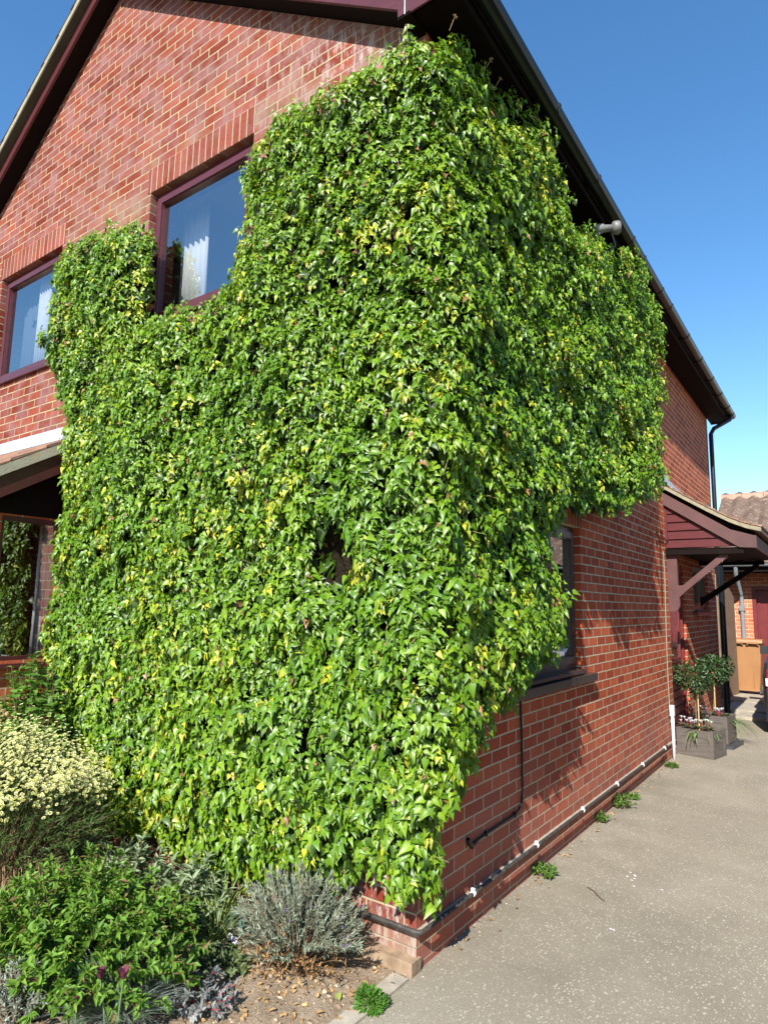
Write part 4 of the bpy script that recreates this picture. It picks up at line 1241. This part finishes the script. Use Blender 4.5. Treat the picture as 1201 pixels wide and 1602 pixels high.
# tulips
TUL = _cup(5, .62, .55, 1.7)
tul_spots = [(-.60, -1.15, .27, 0.15, "open", "faded purple tulip leaning at the right edge of the leafy shrub"),
             (-.66, -1.16, .23, -.15, "bud", "dark purple tulip just left of the faded leaning one"),
             (-.77, -1.22, .20, .25, "wilt", "wilted purple tulip with drooping petals above the fescue"),
             (-.72, -1.24, .14, .05, "bud", "lowest dark purple tulip next to the fescue clump")]
for x, y, h, lean, kind, lab in tul_spots:
    tl = empty("tulip", (x, y, -.165), label=lab, cat="tulip", group="purple tulips in the bed")
    top = np.array([lean * h, -.02, h])
    tubes("stem", [(np.array([(0, 0, 0), (lean * h * .3, -.01, h * .55), top]), .0035)], surf("tulip_stem", (.13, .20, .08), .6), tl, sides=5)
    n = 8
    a = np.arange(n) * 6.283 / n * 1.0
    rr = np.stack([np.cos(a), np.sin(a), 0 * a], -1)
    if kind == "wilt":
        d = rr * .7 + np.array([0, 0, -.7]) + rng.normal(size=(n, 3)) * .3
    else:
        d = rr * (.16 if kind == "bud" else .30) + np.array([0, 0, 1.0]) + rng.normal(size=(n, 3)) * .08
    leaf_mesh("petals", M_petal, top + rr * .006, d, -rr + np.array([0, 0, .2]), .042, .026, mixc((.07, .014, .034), (.17, .04, .075), n), OVAL, tl)
    n = 3; a = rng.random(n) * 6.28
    leaf_mesh("leaf", M_leaf, np.zeros((n, 3)), np.stack([np.cos(a) * .5, np.sin(a) * .5, 0 * a + .9], -1), np.stack([-np.cos(a), -np.sin(a), 0 * a + .4], -1), h * .95, .022, mixc((.11, .19, .08), (.17, .26, .12), n), BLADE, tl)
# white violas
for x, y, lab in ((-1.02, -.47, "white viola flower on bare soil under the sage"), (-.985, -.52, "white and purple viola nearest the grass tuft"), (-.90, -.80, "white viola beside the grey sedum"), (-.78, -.44, "single white viola at the left foot of the lavender")):
    vl = empty("viola", (x, y, float(bed_z(x, y)) - .004), label=lab, cat="viola", group="white violas in the bed")
    tubes("stem", [(np.array([(0, 0, 0), (.004, 0, .04), (.008, -.01, .065)]), .0018)], surf("viola_stem", (.12, .2, .06), .6), vl, sides=4)
    pp = np.array([(.008, -.012, .066), (.02, .004, .05)])
    nn = np.array([(.3, -.8, .4), (.6, -.4, .5)])
    leaf_mesh("petals", M_petal, pp, [(0, .4, .9), (.1, .5, .8)], nn, .017, .017, [(.80, .80, .86), (.66, .62, .82)], FLOWER, vl, smooth=False)
    n = 9; a = rng.random(n) * 6.28
    leaf_mesh("foliage", M_leaf, np.zeros((n, 3)) + (0, 0, .01), np.stack([np.cos(a), np.sin(a), .5 + 0 * a], -1), [(0, 0, 1)], .032, .018, mixc((.06, .12, .02), (.11, .19, .04), n), OVAL, vl)
# cushion at the kerb
cu = empty("cushion_plant", (-.012, -.335, GZ + .01), label="small round bright green cushion plant on the kerb edge", cat="cushion plant")
n = 1500
dv = rdir(n); dv[:, 2] = np.abs(dv[:, 2]); p = dv * np.array([.072, .055, .056]) * (.55 + .75 * vnoise(dv * 2.2 + 31))[:, None] * (.75 + .35 * rng.random((n, 1)))
leaf_mesh("foliage", M_leaf, p, dv + rdir(n) * .5, dv + (0, 0, .5), .014, .007, mixc((.05, .14, .015), (.11, .25, .03), n), OVAL, cu)
tubes("stem", [(np.stack([0 * d_, d_ * .05]), .0012) for d_ in dv[:40] * np.array([1, 1, .9])], M_bark, cu, sides=3)
# weeds along the foot of the wall
for x, y, rx, h, k, lab in ((.06, 1.40, .09, .08, 30, "dark weed tuft in the shade at the wall foot nearest the corner"),
                            (.075, 3.17, .10, .13, 30, "fresh green weed on the sunlit wall foot, second from the planters"),
                            (.05, 2.66, .05, .09, 12, "thin grassy weed in a crack at the wall foot"),
                            (.09, 4.95, .08, .05, 22, "flat green weed on the ground in front of the planters"),
                            (.07, 3.50, .07, .05, 16, "low weed right behind the fresh green one")):
    leafy("weed", (x, y, GZ), rx, rx, h, k, 11, .15, .030, .013, (.06, .13, .02), (.13, .24, .04), LANCE, lab, "weed", group="weeds along the wall foot", sr=(.0015, .001))

# stones, dead leaves and clods: uncountable litter on the soil and along the wall
n = 2600
x = -3.0 + 3.0 * rng.random(n) ** .75; y = -1.5 + 1.45 * rng.random(n)
x = np.minimum(x, -.02)
k = 240
x[:k] = np.abs(rng.normal(size=k)) * .035 + .02; y[:k] = -.05 + 5.6 * rng.random(k)
zz_ = bed_z(x, y); zz_[:k] = GZ
ico = bmesh.new(); bmesh.ops.create_icosphere(ico, subdivisions=1, radius=1.0)
iv = np.array([v.co[:] for v in ico.verts]); itri = np.array([[v.index for v in f.verts] for f in ico.faces]); ico.free()
sz = .003 + .012 * rng.random(n) ** 3.0; sz[:k] *= .6
V = np.stack([x, y, zz_], -1)[:, None] + (iv[None] * (1 + .25 * rng.normal(size=(n, len(iv), 1)))) * sz[:, None, None] * np.array([1.2, 1, .65])
me = raw_mesh("pebbles", V.reshape(-1, 3), [(3, (np.arange(n)[:, None, None] * len(iv) + itri[None]).reshape(-1, 3))])
at = me.attributes.new("col", 'FLOAT_COLOR', 'POINT'); cc = np.ones((n, len(iv), 4), np.float32)
cc[:, :, :3] = mixc((.20, .135, .085), (.46, .36, .25), n)[:, None]; at.data.foreach_set("color", cc.ravel())
link("pebbles", me, M_dry, label="pale pebbles and clods scattered over the dry soil", cat="pebbles", kind="stuff")
n = 620
x = -2.6 + 2.6 * rng.random(n) ** .8; y = -1.2 + 1.15 * rng.random(n)
k = 110; x[:k] = -.45 + rng.normal(size=k) * .28; y[:k] = -.45 + rng.normal(size=k) * .16
x[k:k + 60] = np.abs(rng.normal(size=60)) * .05 + .03; y[k:k + 60] = 5.2 * rng.random(60)
zz_ = np.where(x < -.03, bed_z(np.minimum(x, -.08), y), GZ) + .004 + .006 * rng.random(n)
yy = rng.random(n) * 6.28
leaf_mesh("dead_leaves", M_dry, np.stack([x, y, zz_], -1), np.stack([np.cos(yy), np.sin(yy), .25 * rng.normal(size=n)], -1), rng.normal(size=(n, 3)) * .35 + (0, 0, 1), .016 + .020 * rng.random(n), .012 + .012 * rng.random(n), mixc((.22, .12, .05), (.46, .30, .13), n), OVAL, label="curled brown dead leaves littering the soil and wall foot", cat="dead leaves", kind="stuff")

# bits lying on the driveway
for k, (x, y) in enumerate(((.50, 1.77), (.512, 1.755), (.495, 1.745), (.56, 1.62), (.525, 1.70), (.515, 1.69), (.535, 1.735), (.545, 1.73), (.63, .955), (.638, .945), (.74, 1.65))):
    n = 1; a = rng.random(n) * 6.28
    leaf_mesh("fallen_petal", M_petal, np.stack([x + .012 * np.cos(a), y + .016 * np.sin(a), GZ + .004 + 0 * a], -1), np.stack([np.cos(a), np.sin(a), 0 * a + .15], -1), [(0, 0, 1)], .020, .017, [(.72, .70, .74)], OVAL,
              label="white fallen petal scrap lying on the grey driveway", cat="petal", group="white petals scattered on the driveway")
tubes("twig", [(np.array([(.344, 1.402, GZ + .006), (.40, 1.36, GZ + .010), (.45, 1.30, GZ + .008), (.486, 1.277, GZ + .006)]), .0032)], M_bark, sides=5, label="thin dark twig lying on the driveway", cat="twig")
lf = leaf_mesh("fallen_leaf", M_petal, [(-.165, -.375, float(bed_z(-.165, -.375)) + .008)], [(.7, -.6, .1)], [(0, -.2, 1)], .05, .032, [(.30, .36, .08)], OVAL, label="single pale green fallen leaf on the soil by the cushion plant", cat="leaf")

# ---------------------------------------------------------------- planters by the side door
def planter(loc, rz, w, d, h, label):
    o = empty("planter", loc, rz, label=label, cat="planter", group="wooden planters by the side door")
    for px in (0, w - .05):
        for py in (0, d - .05):
            boxes("post", [(px, px + .05, py, py + .05, 0, h)], M_planter, o, bevel=.003)
    for nm, b in (("panel", (.05, w - .05, .008, .026, .075, h - .085)), ("panel", (.05, w - .05, d - .026, d - .008, .075, h - .085)),
                  ("panel", (.008, .026, .05, d - .05, .075, h - .085)), ("panel", (w - .026, w - .008, .05, d - .05, .075, h - .085)),
                  ("rail", (.05, w - .05, .002, .034, h - .085, h - .004)), ("rail", (.05, w - .05, .002, .034, .004, .075)),
                  ("rail", (.05, w - .05, d - .034, d - .002, h - .085, h - .004)), ("rail", (.002, .034, .05, d - .05, h - .085, h - .004)),
                  ("rail", (w - .034, w - .002, .05, d - .05, h - .085, h - .004)), ("rail", (w - .034, w - .002, .05, d - .05, .004, .075))):
        boxes(nm, [b], M_planter, o, bevel=.003)
    boxes("soil", [(.035, w - .035, .035, d - .035, .05, h - .03)], M_soilpot, o)
    return o


PL = (((.0, 5.73, GZ), -.22, .42, .37, .305, "dark wooden planter with white cyclamen nearest the brick wall corner"),
      ((.03, 6.52, GZ + .04), -.12, .42, .38, .33, "dark wooden planter standing on a tray, behind the first"))
for a in PL: planter(*a)
boxes("planter_tray", [(-.0, .50, -.06, .42, 0, .035)], M_tray, None, bevel=.008, M=Matrix.Translation((.02, 6.50, GZ)) @ Matrix.Rotation(-.12, 4, 'Z'), label="flat dark plastic tray under the second planter", cat="tray")


def topiary(base, z_soil, zc, rad, lean, label):
    o = empty("topiary_tree", (base[0], base[1], z_soil), label=label, cat="topiary tree", group="lollipop trees in the planters")
    hc = zc - z_soil
    tubes("trunk", [(np.array([(0, 0, 0), (.01 + lean * .4, 0, hc * .5), (lean, 0, hc)]), (.011, .010, .008)),
                    *[(np.array([(lean * .85, 0, hc - rad * .7), (lean + .5 * rad * math.cos(a), .5 * rad * math.sin(a), hc + .1 * rad), (lean + .9 * rad * math.cos(a), .9 * rad * math.sin(a), hc + .4 * rad)]), (.006, .004, .002)) for a in np.arange(7) * .9]], M_bark, o, sides=6)
    n = 1100
    dv = rdir(n); lob = (.62 + .75 * vnoise(dv * 1.7 + 9 + lean * 40))[:, None]; p = dv * (rad * lob * (.40 + .65 * rng.random((n, 1)) ** .6)) * np.array([1.12, 1.05, .88]) + (lean, 0, hc)
    p += .05 * (np.stack([vnoise(dv * 2 + 5), vnoise(dv * 2 + 15), vnoise(dv * 2 + 25)], -1) - .5)
    leaf_mesh("crown", M_glossy, p, dv * .8 + rdir(n) * .7, dv + rdir(n) * .4 + (0, 0, .5), .045, .024, mixc((.012, .034, .010), (.050, .095, .022), n), LANCE, o)
    tubes("cane", [(np.array([(.03, -.02, -.02), (.032, -.02, hc - rad * .55)]), .0075)], M_cane, o, sides=6)
    return o


topiary((.205, 5.86), .095, .70, .20, -.03, "glossy dark lollipop tree in the planter nearest the wall corner")
topiary((.26, 6.68), .165, .76, .19, .05, "glossy dark lollipop tree with red berry in the planter behind")
bm = bmesh.new(); bmesh.ops.create_icosphere(bm, subdivisions=2, radius=.014)
b_ = bm_obj("berry", bm, surf("red_berry", (.5, .02, .02), .4), None, smooth=True, label="single red berry on the rear lollipop tree", cat="berry")
b_.location = (.30, 6.49, .72)


def cyclamen(x, y, z, nf, spread, label):
    o = empty("cyclamen", (x, y, z), label=label, cat="cyclamen", group="white cyclamen in the planters")
    n = nf * 5; a = rng.random(n) * 6.28; r = spread * rng.random(n) ** .5
    leaf_mesh("foliage", M_leaf, np.stack([r * np.cos(a), r * np.sin(a), .02 + .03 * rng.random(n)], -1), np.stack([np.cos(a), np.sin(a), .25 + .3 * rng.random(n)], -1), [(0, 0, 1)], .045, .042, mixc((.05, .085, .035), (.15, .20, .10), n), OVAL, o)
    a = rng.random(nf) * 6.28; r = spread * .9 * rng.random(nf) ** .5
    base = np.stack([r * np.cos(a), r * np.sin(a), 0 * a], -1); top = base * 1.1 + np.stack([0 * a, 0 * a, .07 + .045 * rng.random(nf)], -1)
    tubes("stem", [(np.stack([b0, t0_]), .002) for b0, t0_ in zip(base, top)], M_redstem, o, sides=4)
    k = 5; ang = (np.arange(k) * 6.283 / k)[None] + a[:, None]
    d = np.stack([np.cos(ang) * .55, np.sin(ang) * .55, .9 + 0 * ang], -1).reshape(-1, 3)
    leaf_mesh("petals", M_petal, np.repeat(top, k, axis=0), d, d * np.array([-1, -1, .5]) + (0, 0, .1), .034, .022, mixc((.74, .72, .74), (.86, .84, .86), nf * k, .05), OVAL, o)
    return o


cyclamen(.10, 5.86, .10, 9, .075, "large white cyclamen at the wall end of the front planter")
cyclamen(.24, 5.79, .10, 6, .05, "white cyclamen beside the cane in the front planter")
cyclamen(.33, 5.88, .10, 4, .05, "few white cyclamen at the outer corner of the front planter")
cyclamen(.13, 6.62, .16, 4, .06, "white cyclamen left of the cane in the rear planter")
cyclamen(.36, 6.60, .16, 9, .08, "white cyclamen at the outer corner of the rear planter")


def trail(x, y, z, n, L, d, label, sp=.3):
    o = empty("trailing_plant", (x, y, z), label=label, cat="trailing plant", group="plants trailing over the planter edges")
    d = np.asarray(d, float) + rng.normal(size=(n, 3)) * sp
    leaf_mesh("blade", M_leaf, rng.normal(size=(n, 3)) * (.03, .02, .008), d, np.array([0, 0, 1.0]) + rng.normal(size=(n, 3)) * .2, L * (.6 + .6 * rng.random(n)), .013, mixc((.08, .15, .04), (.20, .28, .10), n), BLADE, o)


trail(.21, 5.70, .10, 16, .17, (0, -.5, -.35), "strap leaves trailing over the front of the first planter")
trail(.37, 5.78, .10, 12, .16, (.5, -.5, -.3), "strap leaves drooping over the outer corner of the first planter")
trail(.20, 6.50, .16, 12, .16, (0, -.5, -.3), "pale strap leaves over the front of the rear planter")
trail(.44, 6.80, .12, 36, .36, (.75, -.1, -.25), "long green grassy leaves spilling off the side of the rear planter", .25)
tubes("white_post", [(np.array([(.045, 5.36, GZ), (.045, 5.36, .30)]), .017)], M_white, None, sides=10, cap=True, label="short white pipe with box cap standing at the wall corner", cat="pipe")
cap_ = boxes("cap", [(.022, .066, 5.335, 5.385, .301, .42)], M_white, bpy.data.objects["white_post"], bevel=.006)

# ---------------------------------------------------------------- side gate, slabs, bin
gt = empty("side_gate", (-.165, 10.78, GZ + .06), math.atan2(.9, .10), label="weathered arched wooden side gate standing open behind the downpipe", cat="gate")
n = 7
for k in range(n):
    x0 = k * .125; x1 = x0 + .120
    f = lambda x: 1.86 + .20 * math.sin(math.pi * min(max(x / .875, 0), 1))
    prism_obj("board", [(x0, 0.02), (x1, 0.02), (x1, f(x1)), ((x0 + x1) / 2, f((x0 + x1) / 2) + .004), (x0, f(x0))], 'y', -.024, 0, M_gate, gt, bevel=.003)
for z0 in (.22, .95, 1.62):
    boxes("ledge", [(0.01, .865, 0.001, .03, z0, z0 + .10)], M_gate, gt, bevel=.003)
boxes("gate_post", [(-.26, -.165, 10.66, 10.76, GZ, 1.76)], M_gate, None, bevel=.006, label="square wooden gate post with flat top beside the house end", cat="post")
for (x0, x1, y0, y1, h) in ((.22, 1.5, 8.95, 9.5, .05), (.0, 1.5, 9.51, 10.55, .075), (-.4, 1.5, 10.56, 12.28, .09)):
    boxes("paving", [(x0, x1, y0, y1, GZ - .05, GZ + h)], M_conc, None, bevel=.012, label="worn concrete slab step in front of the bin and gate", cat="paving", kind="structure")

BZ = GZ + .09
wb = empty("wheelie_bin", (.09, 11.72, BZ), -.03, label="brown wheelie bin with its back to the drive before the garage", cat="bin")
secs = [(.07, .205, .25), (.12, .215, .26), (.55, .25, .31), (.92, .275, .345), (.93, .285, .355), (.97, .285, .355)]
bm = bmesh.new(); prev = None
for z, hw, dp in secs:
    r = .035
    ringp = []
    for cx, cy, a0 in ((hw - r, dp - r, 0), (-hw + r, dp - r, 90), (-hw + r, -.0 + r, 180), (hw - r, .0 + r, 270)):
        for a in (0, 30, 60, 90):
            t = math.radians(a0 + a); ringp.append((cx + r * math.cos(t), cy + r * math.sin(t) + (.0 if z > .5 else .02), z))
    vs = [bm.verts.new(p) for p in ringp]
    if prev:
        for k in range(len(vs)): bm.faces.new((prev[k], prev[(k + 1) % len(vs)], vs[(k + 1) % len(vs)], vs[k]))
    else: bm.faces.new(vs[::-1])
    prev = vs
bm.faces.new(prev)
bm_obj("body", bm, M_bin, wb, bevel=.004)
bm = bmesh.new()
prism(bm, [(-.05, .975), (.37, .975), (.40, .985), (.36, 1.03), (.1, 1.05), (-.03, 1.03)], 'x', -.30, .30)
bm_obj("lid", bm, M_bin, wb, bevel=.012)
for x0 in (-.24, .03):
    bm = bmesh.new()
    box(bm, x0, x0 + .21, -.075, -.045, .96, .995)
    box(bm, x0, x0 + .03, -.05, .0, .93, .98); box(bm, x0 + .18, x0 + .21, -.05, .0, .93, .98)
    bm_obj("handle", bm, M_bin, wb, bevel=.006)
boxes("seam_strip", [(.12, .128, -.004, .012, .10, .93)], M_bin, wb)
boxes("foot_rail", [(-.20, .20, -.02, .04, .06, .10)], M_bin, wb, bevel=.008)
tubes("axle", [(np.array([(-.28, -.005, .085), (.28, -.005, .085)]), .011)], M_wallgrey, wb, sides=8)
for x in (-.275, .235):
    bm = bmesh.new(); lathe(bm, [(.02, 0), (.085, .002), (.095, .012), (.095, .033), (.085, .042), (.02, .044)], 24, Matrix.Translation((x, -.005, .095)) @ Matrix.Rotation(math.pi / 2, 4, 'Y'))
    bm_obj("wheel", bm, surf("black_rubber", (.05, .05, .05), .7), wb, smooth=True)

# ---------------------------------------------------------------- garage
ga = empty("garage", (0, 12.3, GZ), label="brick garage with rolled clay tiles and maroon door behind the bin", cat="garage")
GH = 2.74
bm = bmesh.new()
wall_grid(bm, -.45, 6.6, 0, GH, [(.20, 2.55, .0, 2.18)], lambda u, v, d_: (u, d_, v), .22)
bm_obj("front_wall", bm, M_gar, ga)
bm = bmesh.new(); prism(bm, [(.221, 0), (5.0, 0), (5.0, GH - .1), (2.6, 4.30), (.221, GH - .1)], 'x', -.45, -.25)
bm_obj("gable_wall", bm, M_side, ga)
boxes("garage_door", [(.20, 2.55, .10, .14, 0, 2.18)], M_door, ga)
d_ = bpy.data.objects[-1] if False else [o for o in ga.children if o.name.startswith("garage_door")][0]
boxes("door_rib", [(x, x + .03, .085, .10, .02, 2.15) for x in np.arange(.30, 2.5, .16)], M_door, d_, bevel=.004)
boxes("door_surround", [(.20, .27, -.004, .12, 0, 2.11), (2.48, 2.55, -.004, .12, 0, 2.11), (.20, 2.55, -.004, .12, 2.11, 2.18)], M_door, ga)
boxes("fascia", [(-.55, 6.7, -.66, -.64, GH - .30, GH - .16), (-.55, 6.7, -.639, -.002, GH - .30, GH - .285)], M_soffit, ga)
bm = bmesh.new()
tile_slope(bm, -.72, 2.6, -.57, 6.7, GH - .10, GH + 1.72, 9, 24, .034, .02, axis='x')
tile_slope(bm, 5.45, 2.6, -.57, 6.7, GH - .10, GH + 1.72, 9, 24, .034, .02, axis='x')
grf = bm_obj("roof", bm, M_gtile, ga, smooth=False)
prism_obj("roof_deck", [(-.68, GH - .14), (2.6, GH + 1.655), (5.4, GH - .14), (5.4, GH - .18), (2.6, GH + 1.6), (-.68, GH - .18)], 'x', -.54, 6.68, M_soffit, grf)
bm = bmesh.new()
for k in range(16):
    x0 = -.6 + k * .46
    prism(bm, [(2.46, GH + 1.63), (2.50, GH + 1.76), (2.6, GH + 1.80), (2.70, GH + 1.76), (2.74, GH + 1.63)], 'x', x0, x0 + .45)
bm_obj("ridge_tiles", bm, surf("ridge_terracotta", (.36, .20, .14), .85, bump=.3), grf)
bm = bmesh.new(); gutter(bm, (-.62, -.718, GH - .15), (6.7, -.718, GH - .15), .055, out=(0, -1, 0)); bm_obj("gutter", bm, M_greypipe, ga)
tubes("downpipe", [(np.array([(.02, -.70, GH - .19), (.02, -.70, GH - .36), (.02, -.06, GH - .72), (.02, -.05, GH - .80), (.02, -.05, .02)]), .038)], M_greypipe, ga, sides=12)
boxes("pipe_bracket", [(-.03, .07, -.10, -.001, 1.68, 1.78)], M_greypipe, ga, bevel=.006)

# ---------------------------------------------------------------- parked car (only its rear corner is in the picture)
car = empty("parked_car", (1.555, 7.75, GZ), label="dark grey hatchback parked facing the garage, rear corner showing", cat="car")
M_car = surf("dark_car_paint", (.035, .037, .042), .22, .6, var=.05)
HW = .84
prof_ = [(0.02, .34), (0.0, .55), (.02, .80), (.10, .96), (.22, 1.02), (.45, 1.40), (.75, 1.47), (1.7, 1.46), (2.25, 1.32), (2.75, 1.02), (3.35, .92), (3.50, .74), (3.52, .36)]
bm = bmesh.new()
fr_ = []
for y, z in prof_:
    inset = .0 if z < .9 else min(.17, (z - .9) * .36)
    row = []
    for s in (-1, 1): row.append((s * (HW - inset), y, z))
    fr_.append(row)
# body: stations across the width with rounded ends
xs = [(-1.0, .10), (-.985, .05), (-.93, .018), (-.8, 0), (0, 0), (.8, 0), (.93, .018), (.985, .05), (1.0, .10)]
grid = []
for t, pull in xs:
    col_ = []
    for y, z in prof_:
        inset = .0 if z < .9 else min(.17, (z - .9) * .36)
        yy_ = y + pull * 2.2 * (1 if y < 1.7 else -1)
        col_.append(bm.verts.new((t * (HW - inset), yy_, z - (pull * .45 if z > 1.3 else 0))))
    grid.append(col_)
for a, b in zip(grid, grid[1:]):
    for k in range(len(prof_) - 1): bm.faces.new((a[k], a[k + 1], b[k + 1], b[k]))
    bm.faces.new((a[-1], a[0], b[0], b[-1]))
bm.faces.new(grid[0]); bm.faces.new(grid[-1][::-1])
bm_obj("body", bm, M_car, car, smooth=False, bevel=.012)
bm = bmesh.new()
prism(bm, [(-HW + .03, .08), (-HW + .14, -.03), (HW - .14, -.03), (HW - .03, .08), (HW - .03, .4), (-HW + .03, .4)], 'z', .17, .42)
bm_obj("bumper", bm, surf("bumper_plastic", (.03, .03, .033), .5), car, bevel=.03)
M_carglass = surf("dark_car_glass", (.012, .014, .016), .05, .7)
bm = bmesh.new(); bm.faces.new([bm.verts.new(p) for p in ((-.62, .235, 1.05), (.62, .235, 1.05), (.56, .425, 1.36), (-.56, .425, 1.36))]); bm_obj("rear_window", bm, M_carglass, car)
for s in (-1, 1):
    M_red = surf("red_lamp_lens", (.42, .006, .012), .12, .6)
    bm = bmesh.new(); prism(bm, [(.02, .50), (.03, .86), (.24, .92), (.22, .60)], 'x', *sorted((s * (HW - .075), s * (HW - .19))))
    tl_ = bm_obj("tail_light", bm, M_red, car, bevel=.012)
    boxes("reverse_lens", [(s * (HW - .10) - .045, s * (HW - .10) + .045, .012, .05, .66, .76)], M_white, tl_)
    boxes("side_window", [(s * (HW - .075) - .004, s * (HW - .075) + .004, .75, 2.25, 1.02, 1.30)], M_carglass, car)
    bm = bmesh.new(); box(bm, s * (HW + .02) if s > 0 else -HW - .20, (HW + .20) if s > 0 else -HW - .02, 2.16, 2.30, .97, 1.10)
    bm_obj("wing_mirror", bm, M_car, car, bevel=.035)
    for y in (.55, 2.85):
        bm = bmesh.new(); lathe(bm, [(.12, 0), (.27, .01), (.30, .04), (.30, .16), (.27, .19), (.12, .2)], 28, Matrix.Translation((s * (HW - .10) - .10, y, .30)) @ Matrix.Rotation(math.pi / 2, 4, 'Y'))
        w_ = bm_obj("wheel", bm, surf("tyre_rubber", (.025, .025, .025), .8), car, smooth=True)
        bm = bmesh.new(); lathe(bm, [(.02, -.0), (.18, .005), (.20, .02), (.20, .20), (.02, .205)], 20, Matrix.Translation((s * (HW - .10) - .1025, y, .30)) @ Matrix.Rotation(math.pi / 2, 4, 'Y'))
        bm_obj("rim", bm, M_wallgrey, w_)

# ---------------------------------------------------------------- added unseen hedge across the drive: dims skylight on the side wall, darkens kitchen panes
hd_ = empty("added_hedge", (4.9, 4.0, GZ), label="dark green hedge added out of view across the driveway to dim the side wall", cat="hedge")
n = 26000
fx = rng.random(n); hx = np.where(fx < .62, -.55, np.where(fx < .8, .55, rng.random(n) * 1.1 - .55)); hy = -6.5 + 13.6 * rng.random(n); hzz = np.where(fx < .8, 2.8 * rng.random(n), 2.8)
P = np.stack([hx, hy, hzz], -1); P += .14 * (np.stack([vnoise(P * 1.9 + 3), vnoise(P * 1.9 + 13), vnoise(P * 1.9 + 23)], -1) - .5) + rng.normal(size=(n, 3)) * .035
leaf_mesh("foliage", M_leaf, P, rdir(n) + (0, 0, .3), rdir(n) + np.stack([np.sign(hx), 0 * hx, .6 + 0 * hx], -1), .11, .055, mixc((.018, .045, .010), (.045, .095, .02), n), OVAL, hd_)
boxes("hedge_core", [(-.45, .45, -6.4, 7.0, .0, 2.68)], surf("hedge_inside", (.018, .016, .008), .95, .1, bump=1.0, bscale=14), hd_, bevel=.1)
